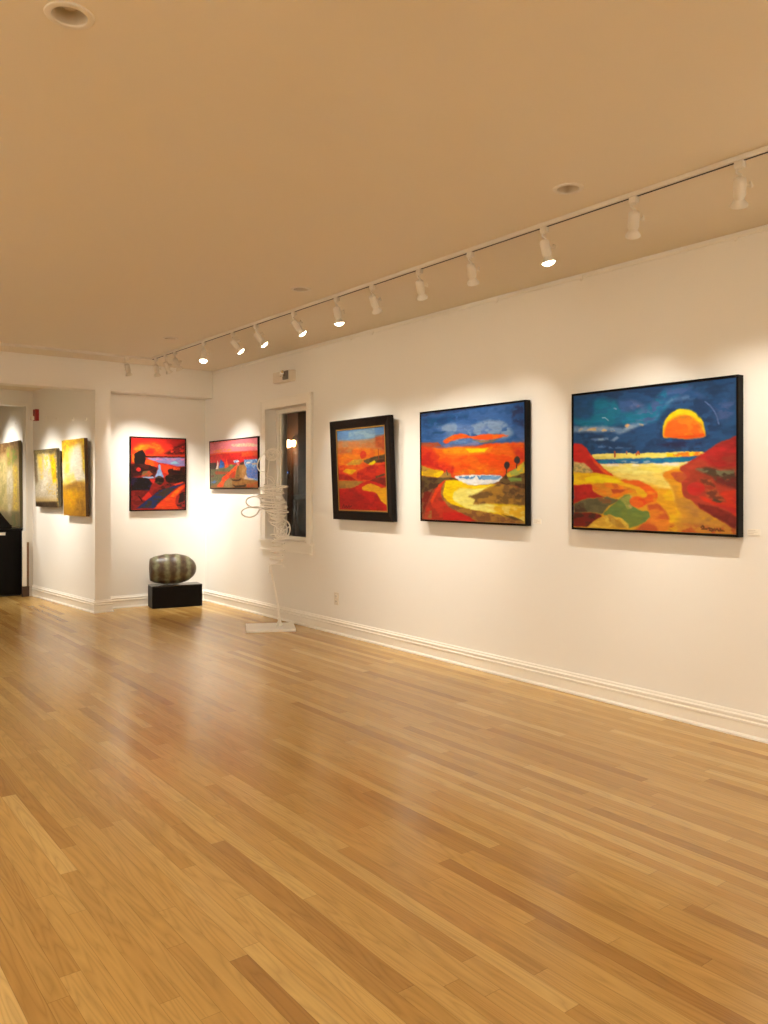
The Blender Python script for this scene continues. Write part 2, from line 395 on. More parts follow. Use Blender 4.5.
        ('p',[(-0.0,0.587),(0.151,0.588),(0.229,0.602),(0.304,0.627),(0.353,0.665),(0.417,0.684),(0.464,0.711),(0.498,0.742),(0.494,0.768),(0.448,0.746),(0.401,0.719),(0.328,0.682),(0.203,0.672),(0.072,0.674),(-0.001,0.678)],'f6ca1a','eeb826',0.5,1,8,0.006),
        ('p',[(0.081,0.622),(0.16,0.61),(0.287,0.631),(0.336,0.66),(0.287,0.664),(0.081,0.66)],'fde00e','fde00e',0.5,1.0,14,0.006),
        ('p',[(0.32,0.641),(0.448,0.648),(0.518,0.685),(0.563,0.738),(0.555,0.799),(0.494,0.808),(0.455,0.844),(0.4,0.836),(0.38,0.8),(0.384,0.773),(0.432,0.76),(0.487,0.773),(0.502,0.746),(0.464,0.702),(0.401,0.674),(0.353,0.665)],'ee8424','ec6424',0.5,1,8,0.006),
        ('p',[(0.384,0.773),(0.479,0.782),(0.494,0.804),(0.447,0.844),(0.4,0.836)],'ea5026','ee6c26',0.5,1.0,14,0.006),
        ('p',[(0.494,0.808),(0.555,0.799),(0.6,0.85),(0.636,0.901),(0.629,0.979),(0.599,1.015),(0.415,1.006),(0.462,0.959),(0.517,0.905),(0.509,0.861)],'e8862a','c85a2c',0.45,1,6,0.01),
        ('p',[(0.129,0.689),(0.16,0.669),(0.27,0.665),(0.328,0.682),(0.417,0.706),(0.44,0.746),(0.384,0.737),(0.311,0.773),(0.228,0.774),(0.168,0.746)],'ee8424','e09028',0.5,1,10,0.006),
        ('p',[(0.262,0.709),(0.352,0.714),(0.385,0.706),(0.328,0.737),(0.278,0.741)],'b84a28','ea7424',0.6,1.0,14,0.006),
        ('p',[(0.27,0.672),(0.303,0.673),(0.32,0.701),(0.287,0.705)],'d06c28','d06c28',0.5,1.0,14,0.006),
        ('p',[(0.001,0.68),(0.134,0.669),(0.138,0.718),(0.168,0.746),(0.228,0.769),(0.098,0.779),(0.001,0.823)],'cc2a24','b02420',0.6,1,6,0.006),
        ('p',[(0.003,0.823),(0.098,0.779),(0.185,0.774),(0.236,0.783),(0.319,0.783),(0.244,0.838),(0.202,0.899),(0.115,0.883),(0.003,0.89)],'6e6844','5e5a3c',0.5,1,9,0.006),
        ('p',[(0.003,0.842),(0.071,0.812),(0.097,0.878),(0.003,0.89)],'4c3626','5a4a30',0.5,0.8,18,0.006),
        ('p',[(0.168,0.774),(0.236,0.764),(0.319,0.792),(0.27,0.815),(0.185,0.811)],'8a5a34','6e6844',0.5,0.9,16,0.006),
        ('p',[(0.202,0.899),(0.269,0.829),(0.319,0.783),(0.352,0.751),(0.392,0.751),(0.376,0.791),(0.4,0.836),(0.463,0.862),(0.509,0.861),(0.517,0.905),(0.462,0.959),(0.383,0.994),(0.351,0.936),(0.286,0.911)],'78883a','6c8440',0.5,1,9,0.006),
        ('p',[(0.319,0.783),(0.368,0.755),(0.404,0.757),(0.38,0.8),(0.408,0.845),(0.376,0.854),(0.344,0.81)],'9aa048','c8a868',0.6,1,12,0.006),
        ('p',[(0.0,0.89),(0.115,0.883),(0.21,0.904),(0.158,0.942),(0.097,0.996),(0.0,0.995)],'7a1e18','4a2218',0.65,1,14,0.006),
        ('p',[(0.101,0.996),(0.158,0.942),(0.21,0.913),(0.269,0.902),(0.343,0.927),(0.383,0.962),(0.375,0.994)],'eac24a','d8a83a',0.5,1,16,0.006),
        ('p',[(0.236,0.903),(0.252,0.889),(0.302,0.929),(0.367,0.981),(0.31,0.988),(0.252,0.949)],'b88830','caa040',0.5,1.0,14,0.006),
    ],
    'path': [
        ('v',[(0,'24365e'),(0.12,'2a5288'),(0.3,'4a6ca4'),(0.36,'c85a30'),(0.42,'ee6a22'),(0.6,'ee4e22'),(0.66,'ee8424'),(1,'f0c020')]),
        ('p',[(0.0,0.0),(0.283,0.003),(0.609,0.0),(1.0,0.0),(0.999,0.138),(0.887,0.218),(0.997,0.33),(0.805,0.323),(0.577,0.327),(0.346,0.283),(0.182,0.256),(-0.001,0.266)],'2c5a94','3e66a0',0.5,1,8,0.01),
        ('p',[(0.0,0.0),(0.267,-0.006),(0.474,0.004),(0.348,0.025),(0.132,0.015),(-0.0,0.03)],'28294c','2a4a78',0.5,1,10,0.01),
        ('p',[(0.009,0.046),(0.348,0.039),(0.504,0.071),(0.348,0.097),(0.182,0.124),(0.026,0.139)],'1f5484','24487a',0.5,0.8,12,0.02),
        ('p',[(0.148,0.143),(0.315,0.115),(0.504,0.148),(0.681,0.117),(0.834,0.14),(0.861,0.189),(0.695,0.227),(0.503,0.225),(0.266,0.19)],'8098b6','5c7aac',0.5,0.9,9,0.015),
        ('p',[(0.114,0.184),(0.266,0.183),(0.232,0.202),(0.131,0.201)],'24507c','24507c',0.5,1.0,14,0.006),
        ('p',[(0.916,0.012),(1.0,0.004),(0.998,0.202),(0.901,0.154),(0.889,0.074)],'244c80','28345c',0.6,0.9,9,0.02),
        ('p',[(0.266,0.205),(0.578,0.217),(0.695,0.16),(0.861,0.176),(0.913,0.259),(0.806,0.303),(0.622,0.303),(0.362,0.298),(0.232,0.26)],'5a76aa','7c96b4',0.5,0.8,10,0.02),
        ('p',[(0.232,0.304),(0.362,0.327),(0.578,0.3),(0.607,0.327),(0.425,0.331),(0.265,0.343)],'7a78a0','7a78a0',0.5,1.0,14,0.006),
        ('p',[(0.224,0.274),(0.314,0.23),(0.426,0.211),(0.518,0.251),(0.608,0.24),(0.709,0.239),(0.874,0.262),(0.806,0.276),(0.694,0.295),(0.578,0.279),(0.472,0.257),(0.362,0.27),(0.265,0.299)],'f05a20','ea6e26',0.6,1,12,0.006),
        ('p',[(0.533,0.283),(0.694,0.297),(0.778,0.288),(0.722,0.31),(0.622,0.31)],'98784a','70704e',0.5,1.0,14,0.006),
        ('p',[(-0.001,0.273),(0.182,0.278),(0.215,0.317),(0.06,0.33),(-0.002,0.319)],'a8583a','b84428',0.5,1,12,0.006),
        ('p',[(-0.002,0.311),(0.265,0.343),(0.362,0.33),(0.577,0.341),(0.651,0.319),(0.805,0.323),(0.997,0.33),(1.002,0.535),(-0.003,0.515)],'ee5420','ec6a22',0.5,1,7,0.01),
        ('p',[(0.232,0.34),(0.472,0.341),(0.679,0.368),(0.722,0.35),(0.679,0.402),(0.425,0.409),(0.231,0.384)],'ee8c22','f09824',0.5,1,12,0.015),
        ('p',[(0.472,0.355),(0.679,0.361),(0.65,0.393),(0.502,0.389)],'fcd812','f8c81c',0.6,1,12,0.008),
        ('p',[(-0.002,0.311),(0.113,0.333),(0.198,0.419),(0.077,0.518),(-0.003,0.515)],'c82a24','d83c24',0.5,1,9,0.02),
        ('p',[(0.886,0.361),(0.997,0.356),(0.999,0.496),(0.938,0.455)],'c83a26','e24a24',0.5,0.9,12,0.02),
        ('p',[(0,0.62),(0.5,0.66),(1,0.6),(1,1.02),(0,1.02)],'a8402c','8a5a34',0.5,1,9,0.003),
        ('p',[(-0.002,0.419),(0.112,0.439),(0.361,0.507),(0.328,0.585),(0.129,0.528),(-0.003,0.494)],'c82a24','e03e24',0.5,1,9,0.02),
        ('p',[(0.312,0.58),(0.47,0.539),(0.635,0.517),(0.804,0.549),(0.817,0.595),(0.575,0.594)],'ee8424','ee6a22',0.5,1,12,0.015),
        ('p',[(0.328,0.588),(0.817,0.593),(0.775,0.654),(0.691,0.673),(0.5,0.686),(0.423,0.657)],'f4f2ea','dfe4e8',0.5,1,12,0.004),
        ('p',[(0.36,0.597),(0.575,0.597),(0.803,0.599),(0.775,0.628),(0.619,0.636),(0.423,0.619)],'5c90c0','f0f0ea',0.5,0.8,20,0.004),
        ('p',[(0.62,0.605),(0.789,0.604),(0.762,0.634),(0.634,0.632)],'78a4cc','78a4cc',0.5,1.0,14,0.006),
        ('p',[(-0.003,0.487),(0.112,0.528),(0.247,0.547),(0.23,0.583),(0.18,0.611),(-0.003,0.585)],'f6cc18','d8a828',0.5,1,10,0.006),
        ('p',[(-0.003,0.487),(0.094,0.524),(0.024,0.548),(-0.003,0.54)],'c0923e','8a6a38',0.5,1.0,14,0.006),
        ('p',[(0.18,0.611),(0.263,0.554),(0.312,0.57),(0.328,0.613),(0.196,0.618)],'b88c44','a87c3c',0.5,1.0,14,0.006),
        ('p',[(-0.003,0.585),(0.18,0.611),(0.328,0.606),(0.407,0.636),(0.263,0.627),(0.128,0.721),(-0.004,0.759)],'4c3224','66502e',0.6,1,12,0.006),
        ('p',[(0.263,0.627),(0.407,0.636),(0.515,0.686),(0.775,0.665),(0.718,0.801),(0.999,0.848),(1.0,1.0),(0.617,0.911),(0.294,0.879),(0.204,0.765)],'fcd816','f8c820',0.6,1,9,0.006),
        ('p',[(0.343,0.735),(0.423,0.7),(0.515,0.714),(0.648,0.707),(0.719,0.667),(0.604,0.748),(0.544,0.817),(0.801,0.866),(0.801,0.905),(0.675,0.916),(0.468,0.888),(0.327,0.807)],'faee88','f8e878',0.5,1,9,0.008),
        ('p',[(0.661,0.869),(0.855,0.851),(1.001,0.86),(1.0,0.987),(0.801,0.925)],'f2d264','eab830',0.5,1,9,0.01),
        ('p',[(0.484,0.777),(0.574,0.755),(0.677,0.7),(0.775,0.668),(0.91,0.688),(1.002,0.72),(1.001,0.854),(0.855,0.845),(0.661,0.842),(0.529,0.852),(0.559,0.803)],'b08034','7c5a30',0.5,1,9,0.01),
        ('p',[(0.802,0.714),(0.91,0.695),(1.002,0.733),(1.002,0.797),(0.856,0.786)],'8a6434','5e4228',0.6,0.8,14,0.02),
        ('p',[(0.768,0.667),(0.831,0.583),(0.911,0.552),(1.005,0.485),(1.003,0.714),(0.91,0.682)],'4a3020','6c5430',0.6,1,12,0.006),
        ('p',[(0.844,0.583),(0.911,0.552),(0.996,0.485),(1.001,0.58),(0.91,0.61),(0.844,0.616)],'e8b828','a8b050',0.55,1,12,0.006),
        ('p',[(0.857,0.622),(0.975,0.618),(0.975,0.644),(0.884,0.653)],'7a9a48','7a9a48',0.5,1.0,14,0.006),
        ('e',0.847,0.514,0.026,0.034,'2c2c34','43302a',0.6,1.0,0.01),
        ('e',0.938,0.476,0.026,0.033,'3a3028','2c2c34',0.6,1.0,0.01),
        ('s',[(0.847,0.537),(0.844,0.576)],0.012,'3c2a20'),
        ('s',[(0.935,0.501),(0.932,0.54)],0.012,'3c2a20'),
        ('s',[(0.272,0.544),(0.283,0.584)],0.014,'6a6048'),
        ('p',[(-0.004,0.759),(0.128,0.706),(0.022,0.931),(0.004,1.0)],'7c241a','8c6040',0.6,1,14,0.006),
        ('p',[(0.022,0.946),(0.11,0.81),(0.179,0.677),(0.279,0.623),(0.23,0.663),(0.204,0.765),(0.294,0.879),(0.467,0.944),(0.573,0.981),(0.572,0.998),(0.057,1.005)],'c83a26','a83424',0.5,1,9,0.006),
        ('p',[(0.093,0.825),(0.179,0.677),(0.263,0.631),(0.144,0.795),(0.11,0.854)],'e84824','e84824',0.5,1.0,14,0.006),
        ('p',[(0.228,0.925),(0.421,0.925),(0.573,0.981),(0.421,0.995),(0.228,0.994)],'cc2a24','cc2a24',0.5,1.0,14,0.006),
        ('p',[(0.039,0.946),(0.109,0.914),(0.109,0.995),(0.021,1.004)],'a87840','b84a30',0.5,1.0,14,0.006),
        ('p',[(0.204,0.765),(0.229,0.677),(0.254,0.663),(0.229,0.765),(0.286,0.843),(0.468,0.888),(0.8,0.932),(1.0,0.987),(1.0,1.003),(0.572,1.002),(0.467,0.944),(0.286,0.879)],'8a5a34','a87838',0.5,1,14,0.006),
        ('p',[(0.801,0.925),(0.908,0.947),(1.0,0.981),(0.907,0.973)],'5a4024','5a4024',0.5,1.0,14,0.006),
    ],
    'hills': [
        ('v',[(0,'5c86ba'),(0.12,'6c90b4'),(0.17,'b08858'),(0.3,'d87a34'),(0.4,'ee7424'),(1,'c82a24')]),
        ('p',[(0.268,0.028),(0.795,0.011),(0.816,0.115),(0.434,0.134),(0.265,0.094)],'8caab8','7c9cb8',0.5,1,9,0.02),
        ('p',[(-0.014,0.126),(0.405,0.149),(0.708,0.143),(1.012,0.107),(1.001,0.31),(-0.022,0.319)],'b8865a','c87c48',0.5,1,9,0.02),
        ('p',[(0.816,0.115),(1.012,0.107),(1.002,0.294),(0.809,0.242)],'cc6030','b8542e',0.5,0.9,12,0.02),
        ('p',[(-0.003,0.227),(0.429,0.231),(0.861,0.259),(1.002,0.294),(1.008,0.403),(-0.013,0.453)],'ee8424','ea6e28',0.5,1,8,0.02),
        ('p',[(-0.019,0.235),(0.345,0.229),(0.313,0.302),(-0.021,0.294)],'c0683a','b87c48',0.5,0.9,12,0.02),
        ('p',[(0.164,0.438),(0.338,0.376),(0.561,0.371),(0.475,0.442),(0.248,0.472)],'c8963a','ecb42c',0.5,1,9,0.006),
        ('p',[(-0.027,0.436),(0.475,0.442),(0.614,0.396),(1.007,0.418),(1.001,0.711),(-0.024,0.735)],'e44824','ea6428',0.5,1,7,0.006),
        ('p',[(0.532,0.395),(0.669,0.365),(1.0,0.325),(0.995,0.418),(0.8,0.423),(0.665,0.445)],'6c5434','4a3a26',0.5,1,14,0.006),
        ('p',[(0.639,0.441),(0.775,0.391),(0.8,0.415),(0.732,0.454)],'fce010','fce010',0.5,1.0,14,0.006),
        ('p',[(0.48,0.33),(0.51,0.282),(0.566,0.27),(0.614,0.292),(0.616,0.349),(0.519,0.379)],'d83c28','d83c28',0.5,1.0,14,0.006),
        ('s',[(0.86,0.267),(0.864,0.4)],0.014,'a84428'),
        ('p',[(0.827,0.4),(0.906,0.386),(0.984,0.387),(0.982,0.415),(0.826,0.423)],'4a2a20','4a2a20',0.5,1.0,14,0.006),
        ('p',[(-0.027,0.436),(0.105,0.454),(0.218,0.521),(0.099,0.586),(-0.023,0.561)],'d83a26','e85a28',0.5,1.0,14,0.006),
        ('p',[(0.102,0.52),(0.162,0.484),(0.405,0.506),(0.273,0.562)],'f0b820','e8a424',0.5,1.0,14,0.006),
        ('p',[(-0.022,0.544),(0.216,0.562),(0.41,0.635),(-0.02,0.619)],'a82420','b83024',0.5,1.0,14,0.006),
        ('p',[(0.415,0.522),(0.692,0.453),(1.016,0.449),(1.008,0.588),(0.656,0.634),(0.383,0.619)],'d83a26','b82c26',0.5,1,9,0.006),
        ('p',[(0.791,0.587),(0.962,0.549),(0.973,0.572),(0.79,0.611)],'4c4428','6a5a30',0.5,1.0,14,0.006),
        ('p',[(-0.02,0.635),(0.382,0.635),(0.547,0.651),(0.293,0.732),(-0.018,0.731)],'9a7038','b0803a',0.5,1,9,0.006),
        ('p',[(0.546,0.666),(0.79,0.603),(1.007,0.603),(1.006,0.711),(0.786,0.681),(0.626,0.698)],'7c2420','8c2a20',0.5,1,14,0.006),
        ('p',[(-0.018,0.735),(0.293,0.732),(0.602,0.635),(0.788,0.65),(1.006,0.711),(1.0,1.0),(-0.006,1.005)],'cc2a24','b02622',0.5,1,6,0.006),
        ('p',[(-0.006,1.013),(0.002,0.817),(0.237,0.732),(0.431,0.779),(0.481,0.873),(0.393,0.994)],'a82622','b82824',0.5,1,6,0.02),
        ('p',[(0.503,0.714),(0.654,0.669),(0.785,0.689),(0.888,0.727),(1.006,0.711),(1.003,0.939),(0.879,0.881),(0.806,0.79),(0.702,0.768),(0.514,0.754)],'ecac26','e6a028',0.5,1,9,0.006),
        ('s',[(0.068,0.971),(0.099,0.929),(0.112,0.969)],0.012,'5a1814'),
        ('s',[(0.126,0.969),(0.156,0.944),(0.169,0.968)],0.012,'5a1814'),
        ('s',[(0.183,0.968),(0.213,0.939),(0.226,0.971)],0.012,'5a1814'),
        ('s',[(0.235,0.958),(0.27,0.945)],0.012,'5a1814'),
    ],
    'boats': [
        ('v',[(0,'e88088'),(0.24,'e87a80'),(0.3,'d03024'),(0.5,'b82422'),(0.55,'706a48'),(1,'8a6438')]),
        ('p',[(0.0,-0.009),(0.419,-0.007),(0.656,0.007),(0.419,0.017),(0.107,0.038)],'d86030','e88088',0.5,0.8,20,0.006),
        ('p',[(0.451,0.076),(0.731,0.092),(0.819,0.087),(1.0,0.138),(1.0,0.181),(0.819,0.162),(0.5,0.137)],'d8c49a','d8a890',0.5,0.8,18,0.01),
        ('p',[(0.071,0.186),(0.301,0.165),(0.484,0.183),(0.468,0.221),(0.249,0.243),(0.071,0.22)],'ee9028','e88070',0.5,0.6,20,0.006),
        ('p',[(0.0,0.256),(0.232,0.236),(1.0,0.261),(1.0,0.435),(0.701,0.425),(0.352,0.47),(0.0,0.453)],'cc2a26','b42624',0.55,1,12,0.006),
        ('p',[(0.0,0.265),(0.214,0.235),(0.671,0.247),(0.671,0.267),(0.232,0.258),(0.0,0.279)],'ee6828','ee6828',0.5,1.0,14,0.006),
        ('p',[(0.686,0.256),(1.0,0.261),(1.0,0.355),(0.686,0.363)],'e04426','cc5a30',0.5,0.9,16,0.006),
        ('p',[(0.385,0.383),(0.516,0.383),(0.532,0.486),(0.402,0.485)],'a82422','a82422',0.5,1.0,14,0.006),
        ('p',[(0.0,0.453),(0.143,0.451),(0.143,0.593),(0.0,0.59)],'2c1a16','3a241c',0.5,1.0,14,0.006),
        ('p',[(0.116,0.61),(0.158,0.51),(0.165,0.394),(0.188,0.462),(0.179,0.611)],'d8c0ac','e8dcc8',0.5,1.0,14,0.006),
        ('p',[(0.197,0.578),(0.214,0.463),(0.241,0.379),(0.275,0.433),(0.318,0.468),(0.31,0.565)],'2c64a8','1c4a8a',0.5,1,14,0.006),
        ('p',[(0.318,0.622),(0.344,0.502),(0.365,0.373),(0.402,0.52),(0.435,0.617)],'e44424','e86428',0.5,1.0,14,0.006),
        ('p',[(0.31,0.63),(0.435,0.625),(0.402,0.664),(0.318,0.663)],'4a3c2a','4a3c2a',0.5,1.0,14,0.006),
        ('p',[(0.731,0.427),(1.0,0.428),(1.003,0.862),(0.819,0.821),(0.761,0.64)],'4a72a8','8cb0cc',0.55,1,18,0.006),
        ('p',[(0.79,0.595),(1.003,0.587),(1.003,0.819),(0.79,0.791)],'4468a4','7878a0',0.6,0.9,22,0.006),
        ('p',[(0.775,0.482),(0.862,0.479),(0.862,0.508),(0.775,0.508)],'e8c8a8','e8c8a8',0.5,1.0,14,0.006),
        ('p',[(0.876,0.509),(1.0,0.5),(1.0,0.536),(0.904,0.54)],'c8a888','c8a888',0.5,1.0,14,0.006),
        ('p',[(0.0,0.59),(0.318,0.598),(0.468,0.523),(0.579,0.511),(0.419,0.665),(0.249,0.859),(0.0,0.966)],'706a48','5c5c40',0.5,1,14,0.006),
        ('p',[(0.089,0.643),(0.419,0.657),(0.402,0.705),(0.125,0.71)],'b84428','8a5434',0.5,0.8,20,0.006),
        ('p',[(0.006,0.727),(0.089,0.719),(0.089,0.761),(0.006,0.769)],'6a3a28','6a3a28',0.5,1.0,14,0.006),
        ('p',[(0.015,0.837),(0.179,0.844),(0.071,0.913),(0.006,0.897)],'4a72a8','706a48',0.6,1.0,14,0.006),
        ('e',0.468,0.527,0.029,0.019,'6a983c','6a983c',0.5,1.0,0.01),
        ('p',[(0.125,0.979),(0.249,0.859),(0.267,0.777),(0.402,0.689),(0.484,0.602),(0.579,0.527),(0.61,0.544),(0.563,0.636),(0.547,0.792),(0.402,0.793),(0.318,0.875),(0.284,0.982)],'e84222','e06028',0.5,1,12,0.006),
        ('p',[(0.419,0.729),(0.547,0.635),(0.547,0.792),(0.419,0.793)],'a84a30','b83a28',0.5,1.0,14,0.006),
        ('p',[(0.318,0.875),(0.419,0.793),(0.484,0.856),(0.5,0.998),(0.318,0.997)],'8c7448','98805a',0.5,1,18,0.006),
        ('p',[(0.555,0.792),(0.579,0.605),(0.625,0.529),(0.731,0.518),(0.797,0.611),(0.731,0.791),(0.819,0.866),(1.0,0.877),(1.0,1.0),(0.5,1.006),(0.468,0.856)],'9a6c38','8a5c30',0.5,1,12,0.006),
        ('p',[(0.563,0.823),(0.594,0.559),(0.633,0.545),(0.641,0.807)],'6c5030','84602e',0.5,1,14,0.006),
        ('p',[(0.679,0.791),(0.701,0.547),(0.775,0.58),(0.761,0.731),(0.731,0.822)],'b08450','a07040',0.5,1.0,14,0.006),
        ('p',[(0.731,0.822),(0.761,0.731),(0.819,0.806),(0.932,0.82),(0.876,0.85)],'c8ac90','c8ac90',0.5,1.0,14,0.006),
        ('p',[(0.451,0.793),(0.492,0.832),(0.61,0.831),(0.679,0.799),(0.656,0.853),(0.5,0.868)],'2a1814','2a1814',0.5,1.0,14,0.006),
        ('p',[(0.484,0.927),(0.547,0.957),(0.701,0.944),(0.79,0.926),(0.746,0.985),(0.547,0.996)],'2a1814','2a1814',0.5,1.0,14,0.006),
        ('p',[(0.516,0.43),(0.61,0.42),(0.641,0.452),(0.579,0.48),(0.532,0.486)],'5c88b8','e8e0d8',0.5,1,20,0.006),
        ('p',[(0.641,0.483),(0.731,0.465),(0.731,0.518),(0.656,0.53)],'3a2a22','3a2a22',0.5,1.0,14,0.006),
        ('p',[(0.579,0.472),(0.625,0.498),(0.618,0.544),(0.587,0.512)],'e8706c','e8706c',0.5,1.0,14,0.006),
        ('p',[(0.775,0.927),(1.0,0.891),(1.0,0.993),(0.79,0.994)],'98602e','b04428',0.5,1,20,0.006),
    ],
    'cove': [
        ('v',[(0,'cc2a24'),(0.25,'d83c26'),(0.5,'7c2018'),(1,'a82622')]),
        ('p',[(0.0,0.214),(0.022,0.159),(0.187,0.073),(0.39,0.053),(0.557,0.102),(0.594,0.183),(0.483,0.227),(0.334,0.245),(0.15,0.223)],'e84c22','ee7024',0.5,1,9,0.03),
        ('p',[(0.058,0.158),(0.169,0.1),(0.242,0.112),(0.15,0.169)],'f09a28','ee8424',0.5,1,9,0.02),
        ('p',[(0.39,0.08),(0.52,0.09),(0.52,0.144),(0.427,0.12)],'ee8424','e85424',0.5,0.8,9,0.02),
        ('p',[(0.242,0.18),(0.334,0.129),(0.427,0.147),(0.408,0.229),(0.261,0.233)],'c82824','d03024',0.5,1,9,0.02),
        ('p',[(0.576,-0.007),(1.0,0.0),(1.0,0.158),(0.744,0.124),(0.669,0.044)],'c82824','a82622',0.5,1,9,0.02),
        ('p',[(0.594,0.211),(0.763,0.138),(0.857,0.08),(1.0,0.048),(1.0,0.213),(0.706,0.228)],'7c201a','4a1a16',0.5,0.85,12,0.02),
        ('p',[(0.242,0.247),(0.594,0.249),(1.0,0.243),(1.0,0.261),(0.242,0.268)],'241414','241414',0.5,1.0,14,0.006),
        ('p',[(0.264,0.271),(1.0,0.261),(1.0,0.385),(0.819,0.383),(0.557,0.348),(0.334,0.299)],'8a78a4','9484a8',0.5,1,9,0.006),
        ('p',[(0.427,0.283),(1.0,0.275),(0.97,0.297),(0.427,0.304)],'e87890','8a78a4',0.4,0.6,25,0.006),
        ('p',[(0.706,0.338),(0.819,0.311),(0.894,0.347),(0.744,0.35)],'8cc0c8','8cc0c8',0.5,1.0,14,0.006),
        ('p',[(0.022,0.335),(0.018,0.227),(0.068,0.252),(0.068,0.347)],'ee7428','ee7428',0.5,1.0,14,0.006),
        ('p',[(0.058,0.347),(0.049,0.226),(0.113,0.19),(0.214,0.16),(0.264,0.247),(0.251,0.383),(0.058,0.388)],'1c1412','1c1412',0.5,1.0,14,0.006),
        ('p',[(0.242,0.37),(0.264,0.301),(0.334,0.293),(0.483,0.336),(0.483,0.405),(0.316,0.395)],'ea5a24','e04024',0.5,1,14,0.006),
        ('p',[(0.52,0.349),(0.706,0.358),(0.894,0.395),(0.894,0.449),(0.706,0.481),(0.669,0.564),(0.52,0.526)],'e04424','b03024',0.5,1,12,0.006),
        ('p',[(0.669,0.427),(0.819,0.41),(1.0,0.392),(1.0,0.612),(0.706,0.591),(0.688,0.509)],'3a1814','241614',0.5,1,12,0.006),
        ('p',[(0.763,0.398),(0.913,0.408),(0.894,0.449),(0.781,0.438)],'ea5a24','7c2018',0.5,1.0,14,0.006),
        ('p',[(0.0,0.362),(0.242,0.356),(0.483,0.405),(0.445,0.514),(0.39,0.543),(0.187,0.52),(0.0,0.551)],'2c1614','4a1c18',0.5,1,12,0.006),
        ('e',0.132,0.44,0.04,0.03,'c83028','c83028',0.5,1.0,0.01),
        ('p',[(0.178,0.534),(0.205,0.466),(0.334,0.456),(0.39,0.502),(0.334,0.537)],'b0482c','7a5a34',0.5,1,20,0.006),
        ('p',[(0.178,0.541),(0.39,0.536),(0.427,0.556),(0.261,0.57)],'94a8c4','94a8c4',0.5,1.0,14,0.006),
        ('p',[(0.418,0.556),(0.483,0.459),(0.505,0.363),(0.529,0.362),(0.548,0.444),(0.604,0.552),(0.52,0.526)],'88a0c4','7890b8',0.5,1,14,0.006),
        ('p',[(0.0,0.551),(0.297,0.558),(0.39,0.597),(0.334,0.734),(0.0,0.734)],'1e1614','2a2038',0.7,1,12,0.006),
        ('p',[(0.334,0.571),(0.427,0.569),(0.418,0.638),(0.353,0.612)],'c83028','c83028',0.5,1.0,14,0.006),
        ('e',0.52,0.588,0.084,0.061,'241814','4a3a26',0.6,1.0,0.01),
        ('p',[(0.613,0.538),(0.706,0.495),(0.819,0.506),(1.0,0.475),(1.0,0.612),(0.819,0.643),(0.65,0.619)],'1e1412','3a2418',0.6,1,12,0.006),
        ('p',[(0.0,0.741),(0.297,0.721),(0.408,0.815),(0.224,0.899),(0.113,0.982),(0.0,0.997)],'8c2420','6a1c18',0.5,1,10,0.006),
        ('p',[(0.187,0.846),(0.316,0.748),(0.39,0.815),(0.261,0.872)],'cc3026','cc3026',0.5,1.0,14,0.006),
        ('p',[(0.39,0.733),(0.632,0.633),(1.0,0.598),(1.0,0.64),(0.706,0.7),(0.52,0.758),(0.39,0.801)],'7c201a','3a1a18',0.5,1,16,0.006),
        ('p',[(0.095,0.982),(0.224,0.899),(0.39,0.801),(0.52,0.731),(0.706,0.686),(1.0,0.619),(0.819,0.698),(0.65,0.811),(0.52,0.895),(0.408,0.985)],'24305c','3c3228',0.55,1,16,0.006),
        ('p',[(0.781,0.644),(0.97,0.599),(0.97,0.62),(0.819,0.664)],'e04424','e04424',0.5,1.0,14,0.006),
        ('p',[(0.408,0.989),(0.557,0.88),(0.706,0.782),(0.894,0.683),(1.0,0.64),(1.0,0.681),(0.819,0.835),(0.819,0.917),(0.894,0.996)],'e44422','ea5424',0.6,1,8,0.006),
        ('p',[(0.725,0.823),(0.781,0.754),(0.913,0.683),(0.894,0.752),(0.781,0.822)],'ee7424','ea5c24',0.5,1.0,14,0.006),
        ('p',[(0.838,0.835),(1.0,0.681),(1.0,0.997),(0.875,0.992),(0.819,0.917)],'a02620','3a1814',0.5,1,12,0.006),
        ('p',[(0.894,0.779),(0.97,0.75),(0.97,0.888),(0.875,0.917)],'241412','241412',0.5,1.0,14,0.006),
        ('s',[(0.132,0.806),(0.196,0.879)],0.015,'241412'),
    ],
    'mist': [
        ('v',[(0,'6a5c40'),(0.08,'a89470'),(0.3,'d8c8a0'),(0.8,'cfbfa2'),(0.9,'c8a868'),(1,'3a2a1c')]),
        ('p',[(0,0.0),(0.12,0.05),(0.15,0.55),(0.05,0.6),(0,0.4)],'6c5c44','8a7450',0.5,0.9,9,0.04),
        ('p',[(0,0),(1,0),(1,0.08),(0,0.1)],'5c5034','8c7848',0.5,0.9,14,0.03),
        ('p',[(0.15,0.1),(0.35,0.08),(0.4,0.5),(0.25,0.5)],'f0cc50','d8b868',0.5,0.8,9,0.04),
        ('p',[(0.4,0.08),(0.7,0.1),(0.75,0.5),(0.5,0.4)],'f2d060','e8dcc0',0.5,0.8,9,0.04),
        ('p',[(0.68,0.12),(0.92,0.1),(0.97,0.55),(0.8,0.6),(0.75,0.3)],'f8cc10','e8a828',0.5,0.9,9,0.03),
        ('p',[(0.45,0.35),(0.65,0.32),(0.6,0.65),(0.3,0.8),(0.1,0.75),(0.35,0.55)],'f0e4c8','dccdae',0.5,1,7,0.06),
        ('p',[(0.5,0.6),(0.9,0.6),(0.9,0.8),(0.6,0.8)],'e0b850','d0c0a0',0.5,0.6,20,0.03),
        ('p',[(0,0.92),(1,0.9),(1,1),(0,1)],'3c2a1a','5a4630',0.5,1,12,0.02),
        ('p',[(0.94,0),(1,0),(1,1),(0.94,0.9)],'6a5a3c','c8a048',0.5,0.8,14,0.02),
    ],
    'dune': [
